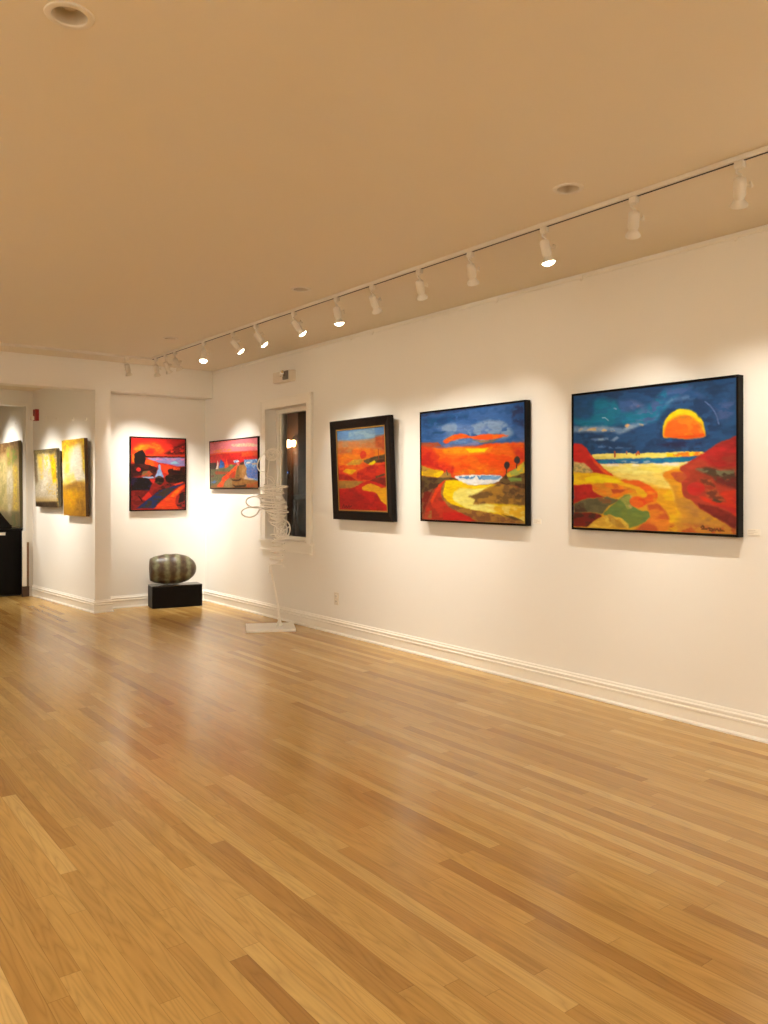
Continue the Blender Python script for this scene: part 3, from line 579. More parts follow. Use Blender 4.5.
        ('v',[(0,'eac040'),(0.2,'f0dc90'),(0.5,'e8dcc0'),(0.58,'f0d860'),(0.62,'c8963a'),(0.75,'e0a028'),(1,'b88430')]),
        ('p',[(0,0),(1,0),(1,0.06),(0.6,0.08),(0.1,0.2),(0,0.3)],'dca038','f0c830',0.5,1,9,0.03),
        ('p',[(0.1,0.15),(0.5,0.1),(0.6,0.25),(0.3,0.45),(0.1,0.5)],'f6e060','f2dc90',0.5,0.9,9,0.05),
        ('p',[(0.5,0.12),(0.85,0.06),(0.9,0.5),(0.7,0.6),(0.3,0.5),(0.35,0.3)],'ecdfc2','f2e6cc',0.5,1,7,0.05),
        ('p',[(0.9,0.1),(1,0.05),(1,0.45),(0.92,0.4)],'f0c830','dca038',0.5,0.9,9,0.03),
        ('p',[(0.1,0.5),(0.5,0.45),(0.6,0.55),(0.1,0.62)],'f6e468','f0dc80',0.5,0.9,9,0.04),
        ('p',[(0,0.6),(0.3,0.58),(0.6,0.54),(1,0.56),(1,0.66),(0.5,0.68),(0,0.66)],'b08038','c89440',0.5,1,9,0.02),
        ('p',[(0.1,0.7),(0.6,0.66),(0.7,0.85),(0.3,0.9)],'eeb424','e8a030',0.5,0.9,7,0.06),
        ('p',[(0.6,0.8),(1,0.7),(1,1),(0.5,1)],'c08c38','a87830',0.5,0.9,9,0.05),
    ],
    'meadow': [
        ('v',[(0,'7c6440'),(0.1,'a88454'),(0.35,'d0b880'),(0.8,'c8a868'),(0.84,'8c7a58'),(1,'6c6444')]),
        ('p',[(0,0),(1,0),(1,0.1),(0,0.12)],'6e4e2c','9a7648',0.5,1,14,0.02),
        ('p',[(0.45,0.08),(0.62,0.06),(0.66,0.3),(0.5,0.36)],'98a040','a08848',0.55,0.9,9,0.03),
        ('p',[(0.66,0.1),(0.95,0.08),(0.95,0.2),(0.7,0.28)],'a0844c','84903c',0.5,0.9,12,0.03),
        ('p',[(0.5,0.3),(0.7,0.3),(0.75,0.6),(0.6,0.85),(0.4,0.8),(0.4,0.5)],'ddceaa','cdba8e',0.5,1,7,0.06),
        ('p',[(0,0.2),(0.4,0.2),(0.45,0.8),(0,0.8)],'d8c080','b8a868',0.5,0.9,7,0.06),
        ('p',[(0.72,0.25),(0.95,0.3),(0.9,0.6),(0.95,0.8),(0.7,0.8),(0.75,0.5)],'f0d050','d8b060',0.55,0.85,16,0.03),
        ('p',[(0.6,0.84),(0.95,0.84),(0.9,1),(0.7,1)],'6c7044','907850',0.5,1,9,0.03),
    ],
    'cardtext': [
        ('v',[(0,'e8e0d0'),(1,'e0d8c8')]),
    ],
}

# ------------------------------------------------------------------ painter: lays the pigment of a picture on a canvas mesh
def value_noise(h, w, su, sv, rng, octs=3):
    out = np.zeros((h, w)); amp = 1.0; tot = 0.0
    v, u = np.meshgrid(np.linspace(0, 1, h), np.linspace(0, 1, w), indexing='ij')
    for _ in range(octs):
        gu, gv = int(math.ceil(su)) + 2, int(math.ceil(sv)) + 2
        g = rng.random((gv + 1, gu + 1))
        x = u * su; y = v * sv
        xi = x.astype(int); yi = y.astype(int)
        fx = x - xi; fy = y - yi
        fx = fx*fx*(3-2*fx); fy = fy*fy*(3-2*fy)
        out += amp * ((g[yi, xi]*(1-fx) + g[yi, xi+1]*fx)*(1-fy) + (g[yi+1, xi]*(1-fx) + g[yi+1, xi+1]*fx)*fy)
        tot += amp; amp *= 0.55; su *= 2; sv *= 2
    return out / tot

def seg_dist(U, V, pts, asp, closed):
    d = np.full(U.shape, 9.0)
    n = len(pts)
    for i in range(n if closed else n - 1):
        (x0, y0), (x1, y1) = pts[i], pts[(i+1) % n]
        x0 *= asp; x1 *= asp
        dx, dy = x1-x0, y1-y0; q = dx*dx + dy*dy + 1e-12
        t = np.clip(((U*asp-x0)*dx + (V-y0)*dy)/q, 0, 1)
        d = np.minimum(d, np.hypot(U*asp-x0-t*dx, V-y0-t*dy))
    return d

def inside(U, V, pts):
    r = np.zeros(U.shape, bool); n = len(pts)
    for i in range(n):
        (x0, y0), (x1, y1) = pts[i], pts[(i+1) % n]
        if y0 == y1: continue
        c = ((y0 > V) != (y1 > V)) & (U < (x1-x0)*(V-y0)/(y1-y0) + x0)
        r ^= c
    return r

def round_corners(pts):
    out = []
    n = len(pts)
    for i in range(n):
        (x0, y0), (x1, y1), (x2, y2) = pts[i-1], pts[i], pts[(i+1) % n]
        if x1 < .02 or x1 > .98 or y1 < .02 or y1 > .98: out.append((x1, y1)); continue
        k = .26
        a = (x1+(x0-x1)*k, y1+(y0-y1)*k); b = (x1+(x2-x1)*k, y1+(y2-y1)*k)
        out += [a, ((a[0]+b[0]+x1*2)/4, (a[1]+b[1]+y1*2)/4), b]
    return out

def hexcol(c): return np.array([int(c[i:i+2], 16) / 255 for i in (0, 2, 4)])

def paint(key, nx, nz, asp, seed, warp=0.006):
    rng = np.random.default_rng(seed)
    V, U = np.meshgrid(np.linspace(0, 1, nz), np.linspace(0, 1, nx), indexing='ij')
    U0, V0 = U, V
    U = U + (value_noise(nz, nx, 26*asp, 26, rng) - 0.5) * warp * 3.2 / asp
    V = V + (value_noise(nz, nx, 26*asp, 26, rng) - 0.5) * warp * 2.2
    img = np.zeros((nz, nx, 3))
    for op in ART[key]:
        k = op[0]
        if k == 'v':
            st = op[1]; ts = [s[0] for s in st]; cs = np.array([hexcol(s[1]) for s in st])
            for c in range(3): img[..., c] = np.interp(V, ts, cs[:, c])
            continue
        if k == 'p':
            _, pts, ca, cb, mix, dens, sc, soft = op
            if len(pts) > 5: pts = round_corners(pts)
            d = seg_dist(U, V, pts, asp, True)
            a = np.clip(np.where(inside(U, V, pts), d, -d) / max(soft, 0.003) * 0.5 + 0.5, 0, 1)
        elif k == 's':
            _, pts, w, ca = op; cb, mix, dens, sc = ca, .5, 1, 10
            a = np.clip((w*0.5 - seg_dist(U0, V0, pts, asp, False)) / 0.003 + 0.5, 0, 1)
        else:
            _, cu, cv, ru, rv, ca, cb, mix, dens, soft = op; sc = 16
            d = (1 - np.hypot((U-cu)/max(ru, .004), (V-cv)/max(rv, .004))) * min(ru*asp, rv)
            a = np.clip(d / max(soft, 0.003) + 0.5, 0, 1)
        n = value_noise(nz, nx, sc*asp*1.2, sc*2.2, rng)
        m = np.clip((n - (0.5 + (mix-0.5)*0.5)) * 7 + 0.5, 0, 1)[..., None]
        c = hexcol(ca) * (1 - m) + hexcol(cb) * m
        if dens < 1:
            n2 = value_noise(nz, nx, sc*asp, sc*1.6, rng)
            a = a * np.clip((dens*0.62 + 0.19 - n2) * 12 + 0.5, 0, 1)
        a = a[..., None]
        img = img * (1 - a) + c * a
    stroke = (value_noise(nz, nx, 18*asp, 70, rng, 2) - 0.5) * 0.17 + (rng.random((nz, nx)) - 0.5) * 0.03
    img = np.clip(img * (1 + stroke[..., None]), 0, 1)
    lin = np.where(img <= 0.04045, img/12.92, ((img+0.055)/1.055)**2.4)
    return lin

PIG_GAIN = (0.63, 0.655, 0.70)

def canvas_mesh(name, key, w, h, y0, y1, parent, seed=1, px=0.0052, edge=None):
    """painted front (local y = y0, viewed from -y) and the wrapped sides back to y1"""
    nx = max(24, int(w / px)); nz = max(24, int(h / px))
    col = paint(key, nx, nz, w / h, seed) * np.array(PIG_GAIN)
    lum = col.mean(axis=2, keepdims=True)
    col = np.clip(lum + (col - lum) * 1.03, 0.002, 0.9)
    xs = np.linspace(-w/2, w/2, nx); zs = np.linspace(h, 0, nz)
    verts = [(x, y0, z) for z in zs for x in xs]
    faces = [(j*nx+i, (j+1)*nx+i, (j+1)*nx+i+1, j*nx+i+1) for j in range(nz-1) for i in range(nx-1)]
    cols = col.reshape(-1, 3).tolist()
    # sides
    ring = [i for i in range(nx)] + [j*nx + nx-1 for j in range(1, nz)] + [(nz-1)*nx + i for i in range(nx-2, -1, -1)] + [j*nx for j in range(nz-2, 0, -1)]
    base = len(verts)
    for r in ring:
        x, _, z = verts[r]; verts.append((x, y0, z)); cols.append((edge and list(srgb(edge)[:3])) or cols[r])
    for r in ring:
        x, _, z = verts[r]; verts.append((x, y1, z)); cols.append((edge and list(srgb(edge)[:3])) or cols[r])
    n = len(ring)
    for i in range(n):
        j = (i+1) % n
        faces.append((base+i, base+j, base+n+j, base+n+i))
    faces.append(tuple(base+n+i for i in range(n)))
    me = bpy.data.meshes.new(name); me.from_pydata(verts, [], faces)
    ca = me.color_attributes.new('pigment', 'FLOAT_COLOR', 'POINT')
    ca.data.foreach_set('color', np.array([list(c) + [1.0] for c in cols], dtype=np.float32).ravel())
    me.materials.append(M_CANVAS)
    o = bpy.data.objects.new(name, me); COL.objects.link(o); o.parent = parent
    return o

# ================================================================== THE ROOM
bm = bmesh.new(); box(bm, XL-0.2, XW+0.25, YN-0.2, 14.2, -0.08, 0.0)
structure(link_mesh('floor', bm, M_FLOOR))

# main ceiling with round openings for the recessed lights
CANS = [(0.72, 2.50), (3.004, 2.515), (3.004, 4.92), (3.004, 7.25)]
CAN_R = 0.054
bm = bmesh.new()
xs = sorted({XL-0.2, XW+0.02} | {c[0]+s*0.12 for c in CANS for s in (-1, 1)})
ys = sorted({YN-0.2, YB+0.05} | {round(c[1]+s*0.12, 3) for c in CANS for s in (-1, 1)})
for x0, x1 in zip(xs[:-1], xs[1:]):
    for y0, y1 in zip(ys[:-1], ys[1:]):
        hit = [c for c in CANS if x0-1e-4 <= c[0]-0.12 and x1+1e-4 >= c[0]+0.12 and y0 < c[1] < y1]
        if not hit:
            quad(bm, (x0,y0,H), (x1,y0,H), (x1,y1,H), (x0,y1,H)); continue
        cx, cy = hit[0]; n = 40; rin = []; rout = []
        for i in range(n):
            a = 2*math.pi*(i+0.5)/n; c, s = math.cos(a), math.sin(a)
            tx = ((x1-cx) if c > 0 else (cx-x0)) / max(abs(c), 1e-6); ty = ((y1-cy) if s > 0 else (cy-y0)) / max(abs(s), 1e-6)
            t = min(tx, ty)
            rin.append(bm.verts.new((cx+CAN_R*c, cy+CAN_R*s, H))); rout.append(bm.verts.new((cx+t*c, cy+t*s, H)))
        cs = {}
        for i in range(n):
            j = (i+1) % n
            pi, pj = rout[i].co, rout[j].co
            if abs(pi.x-pj.x) > 1e-5 and abs(pi.y-pj.y) > 1e-5:
                kx = x1 if (pi.x+pj.x)/2 > cx else x0; ky = y1 if (pi.y+pj.y)/2 > cy else y0
                bm.faces.new((rin[i], rout[i], bm.verts.new((kx, ky, H)), rout[j], rin[j]))
            else: bm.faces.new((rin[i], rout[i], rout[j], rin[j]))
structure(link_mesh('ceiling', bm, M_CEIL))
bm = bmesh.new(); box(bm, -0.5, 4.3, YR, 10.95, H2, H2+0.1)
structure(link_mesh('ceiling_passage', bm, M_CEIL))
bm = bmesh.new(); box(bm, -0.5, 2.8, 11.07, 14.2, 2.70, 2.80)
structure(link_mesh('ceiling_next_room', bm, M_CEIL))

# right wall with the window opening
WY0, WY1, WZ0, WZ1 = 6.837, 7.660, 0.825, 2.205
bm = bmesh.new()
box(bm, XW, XW+0.25, YN-0.2, WY0, 0, H+0.02)
box(bm, XW, XW+0.25, WY1, YR+0.2, 0, H+0.02)
box(bm, XW, XW+0.25, WY0, WY1, 0, WZ0)
box(bm, XW, XW+0.25, WY0, WY1, WZ1, H+0.02)
structure(link_mesh('wall_right', bm, M_WALL))
# back wall of the recess
bm = bmesh.new(); box(bm, PX1-0.02, XW, YR, YR+0.15, 0, H)
structure(link_mesh('wall_recess', bm, M_WALL))
# beam
bm = bmesh.new(); box(bm, XL, XW, YB, YR, BEAM_Z, H+0.01)
structure(link_mesh('wall_beam', bm, M_WALL))
# partition (skewed) with its end
bm = bmesh.new()
def slab(pts, z0, z1):
    lo = [bm.verts.new((x, y, z0)) for x, y in pts]; hi = [bm.verts.new((x, y, z1)) for x, y in pts]
    for i in range(4):
        j = (i+1) % 4; bm.faces.new((lo[i], lo[j], hi[j], hi[i]))
    bm.faces.new(lo); bm.faces.new(hi)
slab([(A2.x, A2.y), (B2.x, B2.y), (PX1, B2.y), (PX1, A2.y)], 0, BEAM_Z)
xr = A2.x + (B2.x-A2.x)*(YR-A2.y)/(B2.y-A2.y)
slab([(xr, YR), (B2.x, B2.y), (PX1, B2.y), (PX1, YR)], BEAM_Z, H2+0.02)
structure(link_mesh('wall_partition', bm, M_WALL))
# far wall with doorway
bm = bmesh.new()
box(bm, 2.618, 2.90, 10.95, 11.07, 0, H2)
box(bm, 0.9, 2.618, 10.95, 11.07, 2.426, H2+0.1)
box(bm, -0.5, 0.9, 10.95, 11.07, 0, H2+0.1)
structure(link_mesh('wall_far', bm, M_WALL))
bm = bmesh.new(); box(bm, 2.665, 2.80, 11.07, 14.2, 0, 2.75)
structure(link_mesh('wall_next_room', bm, M_WALL))
bm = bmesh.new(); box(bm, -0.5, 2.665, 13.6, 13.8, 0, 2.75)
structure(link_mesh('wall_end', bm, M_WALL))
bm = bmesh.new(); box(bm, -0.7, -0.5, YR, 13.8, 0, 2.8)
structure(link_mesh('wall_passage', bm, M_WALL))
bm = bmesh.new(); box(bm, XL-0.2, XL, YN-0.2, YR, 0, H)
structure(link_mesh('wall_left', bm, M_WALL))
bm = bmesh.new(); box(bm, XL, XW, YN-0.2, YN, 0, H)
structure(link_mesh('wall_near', bm, M_WALL))
bm = bmesh.new(); box(bm, XL, -0.5, YB, YR, 0, BEAM_Z)
structure(link_mesh('wall_back_left', bm, M_WALL))

# baseboards: shoe, flat face and a stepped cap
PROF = [(0,0),(0.026,0),(0.026,0.010),(0.020,0.018),(0.016,0.020),(0.016,0.078),(0.021,0.082),(0.021,0.092),(0.015,0.097),(0.015,0.104),(0.019,0.108),(0.019,0.117),(0.010,0.124),(0.010,0.130),(0.006,0.138),(0,0.138)]
def baseboard(name, p0, p1, out):
    bm = bmesh.new(); extrude_profile(bm, PROF, p0, p1, out)
    return structure(link_mesh(name, bm, M_TRIM))
baseboard('baseboard_right', (XW, YN), (XW, YR), (-1, 0))
baseboard('baseboard_recess', (PX1, YR), (XW-0.02, YR), (0, -1))
d = (B2 - A2).normalized(); nrm = Vector((-d.y, d.x))
bm = bmesh.new()
# mitred corner at the partition end
def prof_pts(base, offs): return [bm.verts.new((base[0]+offs[0]*o, base[1]+offs[1]*o, z)) for o, z in PROF]
sec = [prof_pts((B2.x, 10.95), (nrm.x, nrm.y)), prof_pts((A2.x, A2.y), (nrm.x, -1.0)), prof_pts((PX1, A2.y), (1.0, -1.0)), prof_pts((PX1, YR), (1.0, 0.0))]
for a, b_ in zip(sec[:-1], sec[1:]):
    for i in range(len(PROF)):
        j = (i+1) % len(PROF); bm.faces.new((a[i], a[j], b_[j], b_[i]))
structure(link_mesh('baseboard_partition', bm, M_TRIM))
baseboard('baseboard_far', (2.635, 10.95), (2.70, 10.95), (0, -1))
baseboard('baseboard_next_room', (2.665, 11.07), (2.665, 13.6), (-1, 0))
bm = bmesh.new()
box(bm, 2.612, 2.640, 10.935, 11.085, 0, 2.426, 0.003); box(bm, 0.9, 2.640, 10.935, 11.085, 2.41, 2.44, 0.003)
structure(link_mesh('trim_1', bm, M_TRIM))
# slim picture rails just under the ceiling and on the partition
bm = bmesh.new(); box(bm, XW-0.010, XW, YN, YB, H-0.034, H-0.020, 0.002)
structure(link_mesh('trim_2', bm, M_TRIM))
# slim trim strip at the recess ceiling
bm = bmesh.new(); box(bm, PX1, XW, YR-0.012, YR, BEAM_Z-0.018, BEAM_Z-0.004, 0.002)
structure(link_mesh('trim_3', bm, M_TRIM))

# ------------------------------------------------------------------ window
win = empty('window_1', (XW, (WY0+WY1)/2, WZ0)); structure(win)
def wpart(name, boxes, m):
    bm = bmesh.new()
    for b in boxes: box(bm, *b[:6], b[6] if len(b) > 6 else 0.002)
    o = link_mesh(name, bm, m, win); o.location = -Vector(win.location); return o
cy0, cy1 = WY0-0.10, WY1+0.10
wpart('window_casing', [(XW-0.022, XW, cy0, WY0, WZ0-0.02, WZ1, 0.002), (XW-0.022, XW, WY1, cy1, WZ0-0.02, WZ1, 0.002),
                        (XW-0.0222, XW, cy0, cy1, WZ1+0.0002, WZ1+0.10, 0.002), (XW-0.030, XW-0.0215, cy0-0.003, cy0+0.016, WZ0-0.02, WZ1+0.0838, 0.002),
                        (XW-0.030, XW-0.0215, cy0-0.003, cy1+0.003, WZ1+0.084, WZ1+0.103, 0.002), (XW-0.030, XW-0.0215, cy1-0.016, cy1+0.003, WZ0-0.02, WZ1+0.0838, 0.002)], M_TRIM)
wpart('window_sill', [(XW-0.05, XW+0.16, cy0-0.01, cy1+0.01, WZ0-0.022, WZ0+0.004, 0.004), (XW-0.024, XW-0.001, cy0, cy1, WZ0-0.115, WZ0-0.022, 0.004), (XW-0.034, XW-0.02, cy0, cy1, WZ0-0.115, WZ0-0.100, 0.003)], M_TRIM)
gx = XW+0.11
wpart('window_frame', [(gx, gx+0.06, WY1-0.055, WY1, WZ0, WZ1), (gx, gx+0.06, WY0, WY0+0.055, WZ0, WZ1), (gx+.0005, gx+0.0595, WY0+.0555, WY1-.0555, WZ1-0.045, WZ1), (gx+.0005, gx+0.0595, WY0+.0555, WY1-.0555, WZ0, WZ0+0.035),
                       (gx+0.015, gx+0.05, WY1-0.085, WY1-0.055, WZ0+0.03, WZ1-0.04), (gx+0.015, gx+0.05, WY0+0.055, WY0+0.085, WZ0+0.03, WZ1-0.04)], M_TRIM)
wpart('glass_pane', [(gx+0.03, gx+0.034, WY0+0.06, WY1-0.06, WZ0+0.03, WZ1-0.04, 0)], M_PANE)

# ------------------------------------------------------------------ outside at night
M_NIGHTWALL = mat('dark_stucco', '4a3424', 0.9, vary=('2c1c18', 2.5))
M_NIGHTPILLAR = mat('dark_pillar', '281715', 0.9, vary=('3c2218', 4))
M_ASPHALT = mat('night_paving', '2a2320', 0.8)
M_IRON = mat('black_iron', '0e0b0a', 0.5)
bm = bmesh.new(); box(bm, 4.6, 24, 3, 30, -0.3, -0.2)
tag(link_mesh('pavement', bm, M_ASPHALT), 'dark pavement outside beyond the window at night', 'pavement', kind='structure')
def nightpt(px, X): # point on the plane X seen through the window, offset in the place's own metres
    return X / math.tan(R(YAW) + math.atan((px-384)/811.0))
bld = empty('building_facade', (11, 17, 0))
tag(bld, 'dark brown building across the street seen through the window', 'building')
bm = bmesh.new(); box(bm, 0.0, 1.5, -8, 12, -0.2, 7); link_mesh('facade_wall', bm, M_NIGHTWALL, bld)
bm = bmesh.new(); box(bm, -0.35, 0.0, 0.58, 1.6, -0.2, 6.5, 0.02); box(bm, -0.22, 0.0, 2.1, 2.9, -0.2, 6.5, 0.02); link_mesh('facade_pillar', bm, M_NIGHTPILLAR, bld)
lan = empty('wall_lantern', (10.55, 17.62, 2.52))
tag(lan, 'glowing yellow wall lantern on the dark building outside the window', 'lantern')
bm = bmesh.new(); lathe(bm, [(0,-.09),(.03,-.085),(.055,.0),(.052,.06),(0.0,.085)], 16); link_mesh('lantern_glass', bm, emit('lantern_glow', (1.0, .72, .30), 16), lan)
bm = bmesh.new(); lathe(bm, [(0,.19),(.02,.17),(.03,.13),(.07,.09),(.07,.08),(0,.08)], 6); link_mesh('lantern_cap', bm, M_IRON, lan)
bm = bmesh.new(); lathe(bm, [(0,-.125),(.035,-.12),(.04,-.10),(0,-.10)], 6); link_mesh('lantern_base', bm, M_IRON, lan)
bm = bmesh.new(); tube(bm, [(0.02,0,.15),(.06,0,.24),(.104,0,.20)], .012); link_mesh('bracket', bm, M_IRON, lan)
ld = bpy.data.lights.new('lantern_light', 'POINT'); ld.energy = 70; ld.color = (1, .6, .25); ld.shadow_soft_size = .1
lo_ = bpy.data.objects.new('lantern_light', ld); lo_.location = (-.16, 0, -.02); lo_.parent = lan; COL.objects.link(lo_)
rl = empty('railing', (6.4, 10.2, -0.2))
tag(rl, 'black iron railing just outside the window', 'railing')
bm = bmesh.new(); box(bm, -.03, .03, -1.5, 0.52, 1.40, 1.47); link_mesh('top_rail', bm, M_IRON, rl)
for k, yy in enumerate((0.50, -0.05, -0.6, -1.2)):
    bm = bmesh.new(); tube(bm, [(0, yy, 0), (0, yy, 1.42)], .022, 8); link_mesh('post', bm, M_IRON, rl)
bm = bmesh.new(); tube(bm, [(0, .46, 1.38), (0, .08, 0.05)], .016, 8); link_mesh('brace', bm, M_IRON, rl)
M_BLUE = emit('blue_glow', (.25, .40, 1.0), 1.0)
for px, z, X, w, lab in ((303.5, 1.57, 10.945, .09, 'long blue light glowing outside, above the black railing'), (301.5, 1.88, 10.945, .035, 'small blue light outside, higher than the long blue one'), (287.5, 1.79, 10.595, .03, 'tiny blue light outside, below and left of the lantern')):
    y = nightpt(px, X)
    s = empty('signal_light', (X, y, z))
    tag(s, lab.replace(' and left of', ' and beside'), 'light', 'distant blue lights outside')
    bm = bmesh.new(); box(bm, -.02, .0, -w, w, -.022, .022, .006); link_mesh('glowing_lens', bm, M_BLUE, s)
    bm = bmesh.new(); box(bm, 0, .06, -w-.015, w+.015, -.045, .045, .008); link_mesh('light_housing', bm, M_IRON, s)

# ------------------------------------------------------------------ recessed ceiling lights
def build_can():
    t = empty('recessed_light')
    bm = bmesh.new(); lathe(bm, [(0.050,-.001),(0.052,-.005),(0.060,-.007),(0.070,-.004),(0.072,0.0),(0.054,0.0005),(0.050,-.001)], 40)
    smooth_by_angle(link_mesh('trim_ring', bm, M_LAMP, t))
    bm = bmesh.new(); lathe(bm, [(0.051,-.001),(0.049,.03),(0.044,.075),(0.040,.09),(0,.09)], 40)
    smooth_by_angle(link_mesh('reflector', bm, M_CANIN, t), 60)
    bm = bmesh.new(); lathe(bm, [(0,.022),(.02,.024),(.030,.030),(.032,.050),(.03,.070),(0,.0895)], 28)
    smooth_by_angle(link_mesh('bulb', bm, mat('unlit_bulb', (0.55, .5, .42), 0.25), t), 60)
    return t
def copy_tree(o, parent=None):
    c = o.copy(); COL.objects.link(c)
    if parent is not None: c.parent = parent
    for ch in list(o.children): copy_tree(ch, c)
    return c
can = build_can()
canlabs = ['large unlit round recessed light alone in the open ceiling away from the track',
           'unlit recessed ceiling light beside the track above the large sun painting',
           'unlit recessed ceiling light halfway along the track above the dark wide-framed painting',
           'unlit recessed ceiling light nearest the track corner and the beam']
for i, (x, y) in enumerate(CANS):
    o = can if i == 0 else copy_tree(can)
    o.location = (x, y, H); tag(o, canlabs[i], 'ceiling light', 'recessed ceiling lights')

# ------------------------------------------------------------------ lighting track
XT = 3.295; YT = 8.47; TZ = H - 0.022
tr = empty('light_track', (XT, YT, H)); tag(tr, 'long white L-shaped lighting track fixed to the ceiling', 'light track')
bm = bmesh.new()
box(bm, -.018, .018, YN+.4-YT, .018, -.022, 0, .002); box(bm, 1.15-XT, -.018, -.018, .018, -.022, 0, .002)
link_mesh('rail', bm, M_LAMP, tr)
bm = bmesh.new(); box(bm, -.006, .006, YN+.45-YT, -.03, -.0235, -.018)
box(bm, .018, .0193, YN+.45-YT, -.03, -.021, -.009)
link_mesh('slot', bm, M_SLOT, tr)
bm = bmesh.new(); box(bm, 1.15-XT-.02, 1.15-XT, -.022, .022, -.026, 0, .003); link_mesh('end_cap', bm, M_LAMP, tr)

def build_head():
    t = empty('track_light')
    bm = bmesh.new(); box(bm, -.015, .015, -.020, .020, -.030, 0.0, .004)
    smooth_by_angle(link_mesh('adapter', bm, M_LAMP, t))
    bm = bmesh.new(); tube(bm, spline([(0,.012,-.028),(0,.014,-.045),(0,-.006,-.060),(0,0,-.078)], 5), .0055, 8)
    lathe(bm, [(0,-.026),(.009,-.027),(.009,-.036),(0,-.037)], 12); smooth_by_angle(link_mesh('stem', bm, M_LAMP, t), 60)
    hd = empty('lamp_head', (0, 0, -.080)); hd.parent = t
    return t, hd
def fill_head(hd):
    # housing, local -Z is the beam direction, pivot at the origin
    bm = bmesh.new(); lathe(bm, [(0,.012),(.016,.012),(.024,.006),(.0265,-.004),(.0265,-.066),(.023,-.074),(.021,-.079),(0,-.079)], 24)
    h_ = smooth_by_angle(link_mesh('lamp_housing', bm, M_LAMP), 40)
    bm = bmesh.new(); tube(bm, [(0,.026,-.032),(0,.040,-.032)], .006, 10)
    for k in range(3):
        a = k*2.094; tube(bm, [(0,.043,-.032),(.015*math.cos(a),.047,-.032+.015*math.sin(a))], .0055, 6)
    lathe(bm, [(0,.040),(.009,.040),(.009,.050),(0,.050)], 12, Matrix.Translation((0,0,-.032)) @ Matrix.Rotation(R(-90), 4, 'X'))
    k_ = smooth_by_angle(link_mesh('knob', bm, M_LAMP), 40)
    bm = bmesh.new(); lathe(bm, [(.020,-.078),(.022,-.086),(.030,-.097),(.0365,-.108),(.0375,-.112),(.0355,-.112),(.0345,-.108),(.028,-.098),(.020,-.087),(.018,-.078)], 24)
    r_ = smooth_by_angle(link_mesh('lamp_rim', bm, M_LAMP), 50)
    bm = bmesh.new(); lathe(bm, [(0,-.108),(.030,-.106),(.032,-.103),(.0,-.101)], 24)
    b_ = link_mesh('bulb', bm, M_BULB)
    return h_, k_, r_, b_

PROTO, PHEAD = build_head()
parts = fill_head(None)
# the head is one part (housing) with its knob, rim, bulb and beam as sub-parts
HOUSE = parts[0]; HOUSE.parent = PROTO; HOUSE.location = (0, 0, -.080)
for q in parts[1:]: q.parent = HOUSE
bpy.data.objects.remove(PHEAD)

bm = bmesh.new(); lathe(bm, [(0,-.126),(.018,-.124),(.029,-.117),(.034,-.108),(.032,-.103),(.0,-.101)], 24)  # domed bulb, enlarged so the lit heads show glare
_tmp = link_mesh('bulb', bm, M_BULB, None, True); GLARE_BULB = _tmp.data; bpy.data.objects.remove(_tmp)

def aim(o, dirv):
    o.rotation_mode = 'QUATERNION'
    z = -Vector(dirv).normalized(); y = Vector((.8, -.6, 0)); y = (y - z*y.dot(z)).normalized(); x = y.cross(z)
    o.rotation_quaternion = Matrix((x, y, z)).transposed().to_quaternion()

def spot(parent, watts, cone, blend, color=LAMP_COLOR, size=0.02, z=-.130):
    d_ = bpy.data.lights.new('lamp_beam', 'SPOT'); d_.energy = watts; d_.color = color
    d_.spot_size = R(cone); d_.spot_blend = blend; d_.shadow_soft_size = size
    o = bpy.data.objects.new('lamp_beam', d_); o.location = (0, 0, z); o.parent = parent; COL.objects.link(o)
    return o

G = 'white track spotlights'
# (x, y, target, watts, cone, label)
HEADS = [
    (XT, 1.83, (XW, 2.40, 1.32), 1.01, 58, 'largest white track spotlight with side knob, nearest to the photographer on the track'),
    (XT, 2.36, (XW, 3.15, 1.32), 1.06, 56, 'white track spotlight second from the open end of the track, side knob facing the wall'),
    (XT, 2.92, (3.60, 2.60, 0.50), 0.45, 70, 'glowing white track spotlight beside the recessed light, above the large sun painting'),
    (XT, 3.49, (XW, 4.15, 1.35), 0.69, 58, 'white track spotlight turned from view, above the gap between sun and path paintings'),
    (XT, 3.96, (XW, 4.65, 1.30), 0.87, 58, 'white track spotlight turned from view, over the path painting, nearer the sun painting'),
    (XT, 4.46, (XW, 4.90, 1.30), 0.55, 58, 'white track spotlight turned from view, over the path painting, next to a glowing one'),
    (XT, 4.90, (3.60, 4.65, 0.50), 0.35, 70, 'glowing white track spotlight pointing down, first lit one beyond the path painting'),
    (XT, 5.50, (XW, 5.05, 1.30), 0.51, 58, 'glowing white track spotlight tilted sideways beside the middle recessed light'),
    (XT, 6.12, (XW, 5.65, 1.35), 0.83, 58, 'glowing track spotlight above the dark wide-framed painting'),
    (XT, 6.55, (XW, 6.02, 1.35), 0.64, 54, 'glowing track spotlight second from the window end of the lit row'),
    (XT, 7.15, (2.75, 6.30, 0.0), 0.6, 76, 'farthest glowing track spotlight, above the wire sculpture'),
    (XT, 7.83, (XW, 8.30, 1.25), 1.90, 60, 'unlit-looking track spotlight, third from the track corner'),
    (XT, 8.08, (XW, 8.55, 0.95), 1.35, 58, 'unlit-looking track spotlight, second from the track corner'),
    (XT, 8.34, (3.90, YR, 0.95), 1.6, 62, 'unlit-looking track spotlight right at the track corner'),
    (3.03, YT, (3.62, YR, 1.20), 1.6, 62, 'single track spotlight hanging on the short arm of the track along the beam'),
]
